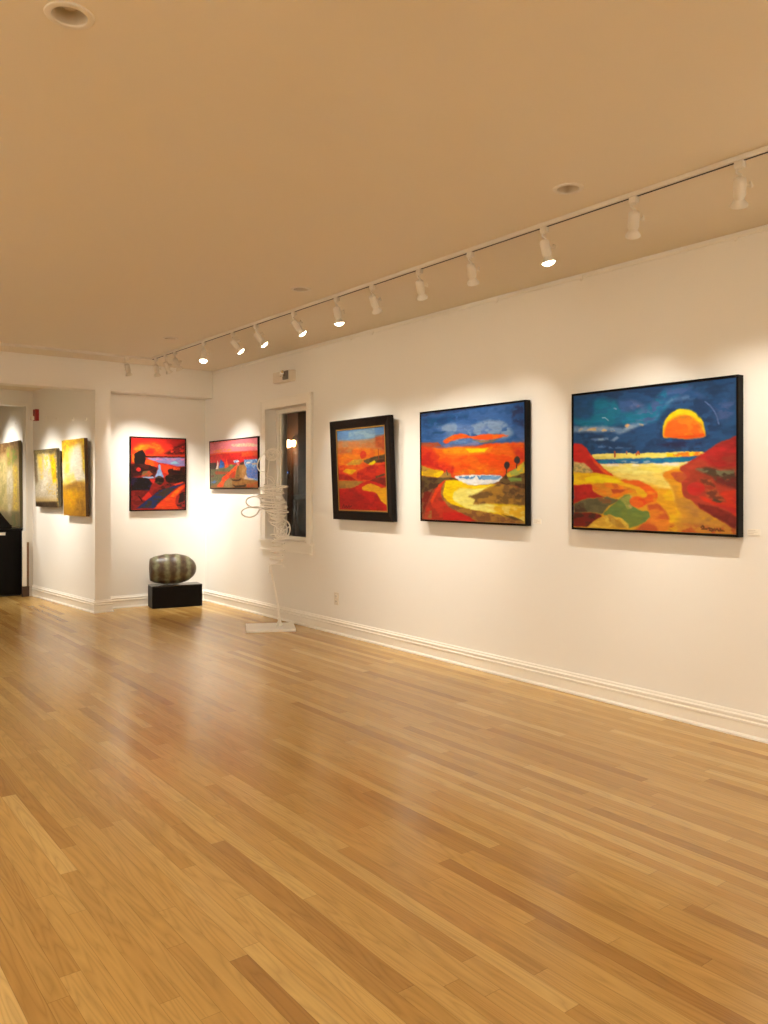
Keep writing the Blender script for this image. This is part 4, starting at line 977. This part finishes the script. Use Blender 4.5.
for i, (x, y, tg, wf, cone, lab) in enumerate(HEADS):
    o = PROTO if i == 0 else copy_tree(PROTO)
    o.location = (x, y, TZ)
    if abs(y - YT) < .01: o.rotation_euler.z = R(90)
    tag(o, lab, 'track light', G)
    hs = [c for c in o.children if c.name.startswith('lamp_housing')][0]
    dv = Vector(tg) - Vector((x, y, TZ-.08))
    if abs(y - YT) < .01: dv = Matrix.Rotation(R(-90), 3, 'Z') @ dv
    aim(hs, dv)
    for c in list(hs.children):
        if c.type == 'LIGHT': bpy.data.objects.remove(c)
    spot(hs, SPOT_W*wf, cone*1.05, 1.0)
    if lab.startswith('glowing') or 'farthest glowing' in lab:
        for c in hs.children:
            if c.name.startswith('bulb'): c.data = GLARE_BULB

# unseen lamps: general room fill added out of view, and the passage spotlights
def other_lamp(x, y, z, tg, w, cone, lab):
    o = copy_tree(PROTO)
    o.location = (x, y, z); tag(o, lab, 'track light', 'spotlights in the rest of the gallery')
    hs = [c for c in o.children if c.name.startswith('lamp_housing')][0]
    for c in list(hs.children):
        if c.type == 'LIGHT': bpy.data.objects.remove(c)
    aim(hs, Vector(tg) - Vector((x, y, z-.08))); spot(hs, w, cone, 1.0, size=.12)
FILL_LAMPS = [(-2.4, 7.4, (XL, 7.2, 1.4), 1.6), (-2.4, 5.6, (XL, 5.4, 1.4), 2.2), (-2.4, 4.0, (0.4, 4.6, 0.0), 0.8), (-2.4, 2.4, (XL, 2.4, 1.4), 2.2), (-2.4, 0.8, (-0.2, 1.2, 0.0), 0.9), (-2.4, -0.8, (XL, -0.8, 1.4), 2.0), (-2.4, -2.8, (XL, -2.8, 1.3), 1.0),
         (XT, 0.7, (XW, 0.6, 1.2), 0.35), (XT, -0.6, (XW, -0.5, 1.2), 1.0), (1.4, -3.2, (1.8, YN, 1.4), 1.4), (0.2, -3.2, (0.4, 1.0, 0.0), 1.2), (-1.0, -3.2, (-1.0, YN, 1.4), 1.4)]
for k, (x, y, tg, wf) in enumerate(FILL_LAMPS):  # added fill fixtures, raise the bounce on floor, walls and ceiling
    other_lamp(x, y, TZ, tg, FILL_W*wf, 106, 'white fill spotlight added out of view to brighten the room')
bm = bmesh.new(); box(bm, -2.418, -2.382, -3.2, 7.6, TZ, H, .002); box(bm, -1.4, 1.8, -3.218, -3.182, TZ, H, .002)
tag(link_mesh('light_track', bm, M_LAMP), 'second white lighting track added out of view to carry the fill spotlights', 'light track')
other_lamp(1.75, 9.55, H2, (2.76, 9.50, 1.30), SPOT_W*2.2, 66, 'passage spotlight aimed at the tall dune canvas')
other_lamp(1.75, 10.25, H2, (2.70, 10.25, 1.30), SPOT_W*2.2, 66, 'passage spotlight aimed at the small misty canvas')
other_lamp(1.60, 12.0, 2.70, (2.66, 11.9, 1.1), SPOT_W*3.4, 90, 'next room spotlight aimed at the large greenish canvas')
other_lamp(0.4, 10.0, H2, (1.2, 10.3, 0), SPOT_W*0.7, 130, 'passage spotlight aimed at the floor')

# ------------------------------------------------------------------ pictures
def floater(t, w, h, dep, fw=0.013, z0=0.0, front=0.0):
    """slim black tray frame around the canvas; front face at y=front, depth towards +y"""
    bm = bmesh.new()
    X, Z = w/2, h
    for (x0, x1, za, zb) in ((-X, X, 0, fw), (-X, X, Z-fw, Z), (-X, -X+fw, fw, Z-fw), (X-fw, X, fw, Z-fw)):
        box(bm, x0, x1, front, front+dep, za, zb, 0.0012)
    return link_mesh('picture_frame', bm, M_BLACK, t)

def picture(name, label, loc, rz, w, h, dep, key, seed, lean=0.0, style='floater', roll=0.0, edge=None, px=0.0052):
    t = empty(name, loc, (R(lean), R(roll), R(rz))); tag(t, label, 'painting')
    # local: x right as seen, y into the wall, z up; the front of the picture at y = -dep
    if style == 'floater':
        floater(t, w, h, dep, front=-dep)
        c = canvas_mesh('canvas', key, w-0.030, h-0.030, -dep+0.003, -0.012, t, seed, px=px); c.location.z = 0.015
        bm = bmesh.new(); box(bm, -w/2+.004, w/2-.004, -.012, -.003, .004, h-.004); link_mesh('backing', bm, M_BACKING, t)
    elif style == 'wide':
        fw = 0.082; X, Z = w/2, h
        bm = bmesh.new()
        prof = [(0, 0), (0, -dep+.006), (.006, -dep), (.020, -dep+.002), (.062, -dep+.010), (.074, -dep+.010), (fw-.004, -dep+.016), (fw, 0)]
        cor = [(-X, 0, 1, 1), (X, 0, -1, 1), (X, Z, -1, -1), (-X, Z, 1, -1)]
        secs = [[bm.verts.new((cx+sx*o, y, cz+sz*o)) for o, y in prof] for cx, cz, sx, sz in cor]
        for k in range(4):
            a, b_ = secs[k], secs[(k+1) % 4]
            for i in range(len(prof)):
                j = (i+1) % len(prof); bm.faces.new((a[i], a[j], b_[j], b_[i]))
        link_mesh('picture_frame', bm, M_FRAME_DARK, t)
        bm = bmesh.new(); g = .010
        for (x0, x1, za, zb) in ((-X+fw-.002, X-fw+.002, fw-.002, fw+g), (-X+fw-.002, X-fw+.002, Z-fw-g, Z-fw+.002), (-X+fw-.002, -X+fw+g, fw+g, Z-fw-g), (X-fw-g, X-fw+.002, fw+g, Z-fw-g)):
            box(bm, x0, x1, -dep+.014, -.006, za, zb, .001)
        link_mesh('gilt_liner', bm, M_GILT, t)
        c = canvas_mesh('canvas', key, w-2*fw-.012, h-2*fw-.012, -dep+.020, -.006, t, seed, px=px); c.location.z = fw+.006
    else:
        canvas_mesh('canvas', key, w, h, -dep, -0.008, t, seed, px=px, edge=edge)
        bm = bmesh.new(); e = .018
        box(bm, -w/2+e, w/2-e, -.010, 0.0, e, h-e); link_mesh('stretcher', bm, M_BACKING, t)
    return t

RW = -90
picture('seascape_painting', 'largest painting, orange sun over a blue sea and red dunes, black slim frame', (XW-.016, 2.906, 1.091), RW, 1.145, .884, .052, 'sun', 11)
picture('seascape_painting', 'square-looking painting of a yellow sandy path to white surf under an orange sky', (XW-.016, 4.450, 1.098), RW, 1.145, .876, .050, 'path', 12, lean=0.5)
picture('landscape_painting', 'painting of red hills under a blue strip of sky in a wide dark frame', (XW-.012, 5.845, 1.078), RW, .905, .905, .050, 'hills', 13, lean=2.6, style='wide')
picture('harbor_painting', 'low wide painting of sailing boats under a pink sky beside the window', (XW-.012, 8.375, 1.358), RW, 1.205, .570, .030, 'boats', 14, lean=0.8)
picture('cove_painting', 'upright red painting of a cove with a small sail, in the recess', (3.652, YR-.012, 1.103), 0, .682, .860, .030, 'cove', 15)
pd = (A2 - B2).normalized(); prz = math.degrees(math.atan2(pd.y, pd.x)); pn = Vector((-(B2-A2).y, (B2-A2).x)).normalized()
def onpart(u, z, off): # distance from the near end of the partition
    p = A2 + (B2-A2).normalized()*u + pn*off; return (p.x, p.y, z)
picture('abstract_canvas', 'smaller unframed grey and yellow abstract canvas with a dark bottom edge', onpart(1.315, 1.142, .012), prz, .77, .70, .045, 'mist', 16, lean=2.0, style='canvas', edge='57503c')
picture('abstract_canvas', 'tall unframed golden abstract canvas nearest the end of the partition', onpart(.43, 1.055, .012), prz, .655, .865, .048, 'dune', 17, lean=1.5, style='canvas', edge='5c4430')
picture('abstract_canvas', 'large greenish and tan abstract canvas behind the black cabinet', (2.665-.010, 11.83, .86), RW, 1.22, 1.13, .045, 'meadow', 18, lean=1.0, style='canvas', edge='6a6040')

# ------------------------------------------------------------------ hooks on the picture rails
def build_hook():
    t = empty('picture_hook')
    bm = bmesh.new(); box(bm, -.006, .006, -.006, 0, -.028, 0.004, .0015); tube(bm, spline([(0,-.004,-.024),(0,-.012,-.032),(0,-.018,-.026),(0,-.017,-.016)], 4), .003, 6)
    link_mesh('hook', bm, M_TRIM, t); return t
hook0 = build_hook(); used = False
HK = [((XW-.010, y, z), RW, l) for y, z, l in (
    (2.377, H-.022, 'small white picture hook under the ceiling, above the outer end of the sun painting'), (3.44, H-.022, 'small white picture hook under the ceiling, above the sea end of the sun painting'),
    (4.21, H-.022, 'small white picture hook under the ceiling, above the path painting, nearer the sun painting'), (4.72, H-.022, 'small white picture hook under the ceiling, above the path painting, nearer the window'),
    (5.74, H-.022, 'small white picture hook above the wide-framed painting, nearer the path painting'), (6.06, H-.022, 'small white picture hook above the wide-framed painting, nearer the window'),
    (8.22, H-.022, 'small white picture hook above the boat painting, nearer the window'), (8.56, H-.022, 'small white picture hook above the boat painting, nearer the beam'))]
for u, z, l in ((1.477, 2.25, 'tiny white hook above the misty canvas, nearer the red alarm'), (1.14, 2.225, 'tiny white hook above the misty canvas, farther from the red alarm'),
                (.606, 2.175, 'tiny white hook above the golden canvas, nearer the misty canvas'), (.239, 2.15, 'tiny white hook above the golden canvas, nearer the partition end')):
    HK.append((onpart(u, z, 0.0), prz, l))
HK.append(((2.665, 11.62, 2.26), RW, 'tiny white hook above the greenish canvas beyond the doorway'))
for k, (loc, rz, l) in enumerate(HK):
    o = hook0 if k == 0 else copy_tree(hook0)
    o.location = loc; o.rotation_euler.z = R(rz); tag(o, l, 'hook', 'picture hooks')

# ------------------------------------------------------------------ small wall fittings
def label_card(y, z, lab):
    t = empty('wall_label', (XW, y, z), (0, 0, R(RW))); tag(t, lab, 'label', 'picture labels')
    bm = bmesh.new(); box(bm, -.036, .036, -.005, 0, -.017, .017, .001); link_mesh('card', bm, M_CARD, t)
    bm = bmesh.new()
    for k, w in enumerate((.040, .052, .030)): box(bm, -.028, -.028+w, -.0056, -.005, .008-.008*k, .0095-.008*k)
    link_mesh('print_lines', bm, mat('faint_print', 'b8ae9c', .7), t)
label_card(2.284, 1.120, 'small white label card beside the large sun painting')
label_card(3.835, 1.130, 'small white label card beside the sandy path painting')

t = empty('power_outlet', (XW, 6.325, .328), (0, 0, R(RW))); tag(t, 'pale wall outlet low on the wall under the wide-framed painting', 'outlet')
bm = bmesh.new(); box(bm, -.036, .036, -.006, 0, -.058, .058, .002); link_mesh('cover_plate', bm, M_PLASTIC, t)
for s in (-1, 1):
    bm = bmesh.new(); box(bm, -.017, .017, -.009, -.004, s*.024-.014, s*.024+.014, .003); so = link_mesh('socket', bm, M_PLASTIC, t)
    bm = bmesh.new(); box(bm, -.008, -.005, -.0095, -.006, s*.024-.006, s*.024+.006); box(bm, .005, .008, -.0095, -.006, s*.024-.006, s*.024+.006); link_mesh('slots', bm, M_SLOT, so)

t = empty('emergency_light', (XW, 7.225, 2.448), (0, 0, R(RW))); tag(t, 'ivory emergency light box with a chrome lamp above the window', 'emergency light')
bm = bmesh.new(); box(bm, -.165, .165, -.085, 0, 0, .112, .014); smooth_by_angle(link_mesh('housing', bm, M_PLASTIC, t))
bm = bmesh.new(); box(bm, .055, .155, -.098, -.070, .014, .104, .008); hh = smooth_by_angle(link_mesh('lamp_holder', bm, M_DARKGREY, t))
bm = bmesh.new(); lathe(bm, [(0,.004),(.012,.006),(.026,.022),(.036,.040),(.038,.040),(.030,.018),(.012,0),(0,0)], 24, Matrix.Translation((.105,-.096,.058)) @ Matrix.Rotation(R(70), 4, 'X')); smooth_by_angle(link_mesh('reflector', bm, M_CHROME, hh), 60)
bm = bmesh.new(); bmesh.ops.create_uvsphere(bm, u_segments=12, v_segments=8, radius=.011, matrix=Matrix.Translation((.105,-.118,.066))); link_mesh('bulb', bm, M_LENS, hh, True)

loc = onpart(1.775, 2.215, 0)
t = empty('fire_alarm', loc, (0, 0, R(prz))); tag(t, 'red fire alarm with a white strobe on the partition by the doorway', 'fire alarm')
bm = bmesh.new(); box(bm, -.065, .030, -.045, 0, 0, .145, .006); link_mesh('alarm_body', bm, M_RED, t)
bm = bmesh.new(); box(bm, -.075, -.010, -.080, -.040, .006, .058, .010); link_mesh('strobe', bm, M_CARD, t)
bm = bmesh.new()
for k in range(5): box(bm, -.045, .010, -.047, -.044, .080+k*.011, .086+k*.011)
link_mesh('horn_grille', bm, mat('alarm_dark', '5a1210', .5), t)

# ------------------------------------------------------------------ plinth and vessel
PR = -10
t = empty('display_plinth', (3.765, 8.945, 0), (0, 0, R(PR))); tag(t, 'low black rectangular plinth under the ribbed vessel', 'plinth')
bm = bmesh.new(); box(bm, -.285, .285, -.122, .122, .004, .246, .003); link_mesh('plinth_body', bm, M_PLINTH, t)
bm = bmesh.new(); box(bm, -.285, .285, -.122, .122, .246, .256, .002); link_mesh('plinth_top', bm, M_PLINTHTOP, t)
bm = bmesh.new(); box(bm, -.265, .265, -.10, .10, 0, .006); link_mesh('plinth_foot', bm, M_SLOT, t)

def vessel_material():
    m = bpy.data.materials.new('mottled_glaze'); m.use_nodes = True
    nt = m.node_tree; N = nt.nodes; L = nt.links; b = N['Principled BSDF']
    tc = N.new('ShaderNodeTexCoord')
    n = N.new('ShaderNodeTexNoise'); n.inputs['Scale'].default_value = 22; n.inputs['Detail'].default_value = 5; L.new(tc.outputs['Object'], n.inputs['Vector'])
    sp = N.new('ShaderNodeSeparateXYZ'); L.new(tc.outputs['Object'], sp.inputs[0])
    at = N.new('ShaderNodeVertexColor'); at.layer_name = 'ridge'
    ad = N.new('ShaderNodeMath'); ad.operation = 'MULTIPLY_ADD'; L.new(n.outputs['Fac'], ad.inputs[0]); ad.inputs[1].default_value = 0.7; L.new(at.outputs['Color'], ad.inputs[2])
    rp = N.new('ShaderNodeValToRGB'); rp.color_ramp.elements[0].position = .30; rp.color_ramp.elements[0].color = srgb('38261a')
    rp.color_ramp.elements[1].position = 1.25 if False else 1.0; rp.color_ramp.elements[1].color = srgb('8c8a6c')
    e = rp.color_ramp.elements.new(.5); e.color = srgb('52422c')
    e = rp.color_ramp.elements.new(.66); e.color = srgb('66664a')
    L.new(ad.outputs[0], rp.inputs['Fac']); L.new(rp.outputs['Color'], b.inputs['Base Color'])
    b.inputs['Roughness'].default_value = .42
    bp = N.new('ShaderNodeBump'); bp.inputs['Strength'].default_value = .3; bp.inputs['Distance'].default_value = .004
    L.new(n.outputs['Fac'], bp.inputs['Height']); L.new(bp.outputs['Normal'], b.inputs['Normal'])
    return m
t = empty('ribbed_vessel', (3.752, 8.965, .2565), (0, 0, R(PR-4))); tag(t, 'mottled green-brown ribbed oval vessel lying on the black plinth', 'vessel')
bm = bmesh.new(); nu, nv = 110, 64; Lh = .262; ridge = []
rings = []
for i in range(nu + 1):
    s = i / nu; x = -Lh + 2*Lh*s
    # barrel: blunt left end, rounded right end
    q = (x + .02) / (Lh + .02) if x > -.02 else (x + .02) / (Lh * 1.27)
    prof = max(0.0, 1 - abs(q)**2.35) ** (0.50 if x > -.02 else 0.50)
    rib = 0.5 + 0.5*math.cos(2*math.pi*(x - .035)/.122)
    fade = min(1, (Lh - x)/.06, (x + Lh)/.03)
    r = .176*prof*(1 - .022*(1 - rib)*max(0, fade))
    if i == 0: xx = x
    ring = []
    for k in range(nv):
        a = 2*math.pi*k/nv
        ring.append(bm.verts.new((x, .80*r*math.cos(a), .176 + r*math.sin(a)))); ridge.append(rib)
    rings.append(ring)
for a, b_ in zip(rings[:-1], rings[1:]):
    for k in range(nv):
        j = (k+1) % nv; bm.faces.new((a[k], a[j], b_[j], b_[k]))
# gently bulging blunt end
c0 = bm.verts.new((-Lh-.010, 0, .176)); ridge.append(.5)
for k in range(nv): bm.faces.new((rings[0][(k+1) % nv], rings[0][k], c0))
bm.faces.new(rings[-1])
vo = link_mesh('vessel_body', bm, vessel_material(), t, True)
ca = vo.data.color_attributes.new('ridge', 'FLOAT_COLOR', 'POINT')
ca.data.foreach_set('color', np.array([[v*.36]*3 + [1] for v in ridge], dtype=np.float32).ravel())

# ------------------------------------------------------------------ wire sculpture
t = empty('wire_sculpture', (3.892, 6.940, 0), (0, 0, R(-37.26))); tag(t, 'tall white wire sculpture like a spiralling skeleton on a flat white base', 'sculpture')
bm = bmesh.new(); box(bm, -.235, .235, -.20, .20, 0, .024, .003)
sb = link_mesh('base', bm, M_SLAB, t); sb.rotation_euler.z = R(10)
def wire(name, paths, r=.007):
    bm = bmesh.new()
    for p in paths:
        cl = p[0] == 'c'; pts = p[1]
        tube(bm, spline(pts, 8, cl), p[2] if len(p) > 2 else r, 7, cl)
    return link_mesh(name, bm, M_WIRE, t, True)
def hoop(cx, cz, rx, rz, depth, tilt=0.0, n=14, cy=0.0):
    out = []
    for k in range(n):
        a = 2*math.pi*k/n; x = rx*math.cos(a); y = depth*math.sin(a); z = rz*math.sin(a)
        out.append((cx + x*math.cos(tilt) - z*math.sin(tilt), cy + y, cz + x*math.sin(tilt) + z*math.cos(tilt)))
    return out
wire('rod', [('o', [(.098,0,.024),(.088,0,.12),(.060,0,.30),(.030,0,.45),(.006,0,.56),(-.002,0,.615)], .0095), ('o', [(.060,-.01,.024),(.078,0,.07),(.088,0,.13)], .007), ('o', [(.118,.02,.024),(.100,0,.07),(.088,0,.14)], .007), ('o', [(-.004,0,.54),(-.004,0,.62)], .015)])
rng = random.Random(3)
coil = []
for k in range(60):
    a = k*0.62; z = .60 + .0055*k
    rr = .062 + .012*math.sin(k*.5)
    coil.append((.068 + rr*math.cos(a), .055*math.sin(a), z + .008*math.sin(a*1.3)))
wire('lower_coil', [('o', coil)], .0058)
spir = []
for k in range(64):
    a = k*0.42; f = 1 - k/75
    spir.append((.020 + .080*f*math.cos(a), .03*math.sin(a*.7), 1.690 + .066*f*math.sin(a)))
wire('spiral_top', [('o', spir), ('o', [(-.045,0,1.72),(-.085,.01,1.68),(-.120,.02,1.63),(-.128,.02,1.57),(-.100,.01,1.53),(-.044,0,1.526)]),
                    ('o', [(-.044,0,1.526),(-.03,.01,1.49),(.02,.02,1.47),(.045,.01,1.42)]), ('o', [(-.05,0,1.47),(0,-.02,1.455),(.035,0,1.41),(.04,0,1.37)]), ('o', [(-.01,.02,1.66),(-.02,.02,1.56),(-.03,.01,1.46),(-.02,0,1.38)])], .0058)
ribs = [(1.395, -.06, .05), (1.371, -.112, .168), (1.345, -.06, .12), (1.303, -.124, .135), (1.284, -.09, .122), (1.252, -.085, .134), (1.222, -.10, .150), (1.195, -.06, .156), (1.172, -.07, .163), (1.144, -.055, .176), (1.120, -.03, .15), (1.098, -.01, .14), (1.075, .0, .13), (1.050, -.01, .125), (1.025, .005, .115)]
# every rib is a flattened hoop; one open spine wire holds them
for k, (z, x0, x1) in enumerate(ribs):
    wire('rib', [('c', hoop((x0+x1)/2, z, (x1-x0)/2, .010+.005*(k % 3), .07+.015*(k % 2), R((-4, 3, -2, 5, -6)[k % 5] - (7 if k > 9 else 0))))], .0068)
wire('spine', [('o', [(-.02,.0,1.40),(.0,.03,1.30),(.02,.05,1.20),(.045,.05,1.10),(.06,.04,1.00),(.055,.02,.92)]), ('o', [(.03,-.05,1.38),(.05,-.06,1.25),(.085,-.06,1.15),(.10,-.05,1.05)])], .0066)
shell = [('c', hoop(.117, .962, .074, .094, .02, R(-8), 18)), ('c', hoop(.112, .950, .050, .070, .03, R(-8), 16)), ('c', hoop(.108, .935, .028, .042, .02, 0, 14)),
         ('o', [(.045,0,.90),(.10,.01,.93),(.18,.01,.99)]), ('o', [(.055,0,.86),(.11,0,.95),(.15,0,1.04)]), ('o', [(.05,0,1.0),(.11,.01,.95),(.175,0,.90)]), ('o', [(.035,0,.875),(.09,-.02,.868),(.165,-.01,.885)])]
wire('shell', shell, .0066)
wire('looped_arm', [('o', [(-.04,0,1.19),(-.085,.01,1.20),(-.10,.02,1.26),(-.16,.02,1.282),(-.225,.02,1.262),(-.238,.02,1.22),(-.20,.02,1.185),(-.15,.01,1.172),(-.09,0,1.172),(-.05,-.01,1.165)]),
                    ('o', [(-.05,-.01,1.17),(-.10,-.02,1.155),(-.13,-.03,1.11),(-.19,-.04,1.083),(-.255,-.04,1.10),(-.275,-.03,1.135),(-.24,-.02,1.168),(-.18,-.01,1.178),(-.11,0,1.182)])], .0064)

# ------------------------------------------------------------------ beyond the doorway
t = empty('black_cabinet', (2.06, 11.26, 0)); tag(t, 'tall black cabinet in the doorway with a white card on its front', 'cabinet')
bm = bmesh.new(); box(bm, -.536, .536, -.22, .22, .02, .835, .004); link_mesh('cabinet_body', bm, M_PLINTH, t)
bm = bmesh.new(); box(bm, -.54, .54, -.225, .225, .835, .852, .003); link_mesh('cabinet_top', bm, M_PLINTH, t)
bm = bmesh.new(); box(bm, -.52, .52, -.20, .20, 0, .022); link_mesh('cabinet_foot', bm, M_SLOT, t)
bm = bmesh.new(); box(bm, .13, .335, -.2235, -.219, .775, .812, .001); link_mesh('card', bm, M_CARD, t)
t = empty('handbag', (2.27, 11.20, .852)); tag(t, 'black leather bag with a curved strap standing on the cabinet', 'bag')
bm = bmesh.new()
pf = [(-.24,0),(.225,0),(.235,.03),(.15,.10),(.08,.20),(.02,.27),(-.06,.28),(-.16,.22),(-.22,.10)]
fr = [bm.verts.new((x, -.07 + .05*z/.28, z)) for x, z in pf]; bk = [bm.verts.new((x, .07 - .05*z/.28, z)) for x, z in pf]
bm.faces.new(fr); bm.faces.new(list(reversed(bk)))
for i in range(len(pf)):
    j = (i+1) % len(pf); bm.faces.new((fr[i], bk[i], bk[j], fr[j]))
bmesh.ops.bevel(bm, geom=list(bm.edges), offset=.012, segments=2, affect='EDGES')
smooth_by_angle(link_mesh('bag_body', bm, M_BLACKLEATHER, t), 50)
bm = bmesh.new(); tube(bm, spline([(-.10,-.05,.12),(-.06,-.06,.26),(.02,-.055,.285),(.10,-.07,.17),(.19,-.085,.05)], 8), .010, 8); link_mesh('strap', bm, M_BLACKLEATHER, t, True)

t = empty('white_stand', (2.606, 10.912, 0)); tag(t, 'narrow white upright panel with a brown edge strip beside the black cabinet', 'stand')
bm = bmesh.new(); box(bm, -.042, .008, -.018, .018, .13, .83, .002); link_mesh('panel_board', bm, M_TRIM, t)
bm = bmesh.new(); box(bm, .008, .036, -.012, .018, .12, .685, .002); link_mesh('edge_strip', bm, mat('olive_strip', '6c6040', .5, vary=('7a4c28', 8)), t)
bm = bmesh.new(); box(bm, -.045, .038, -.020, .020, 0, .13, .002); link_mesh('panel_foot', bm, mat('brown_foot', '4a3424', .5), t)
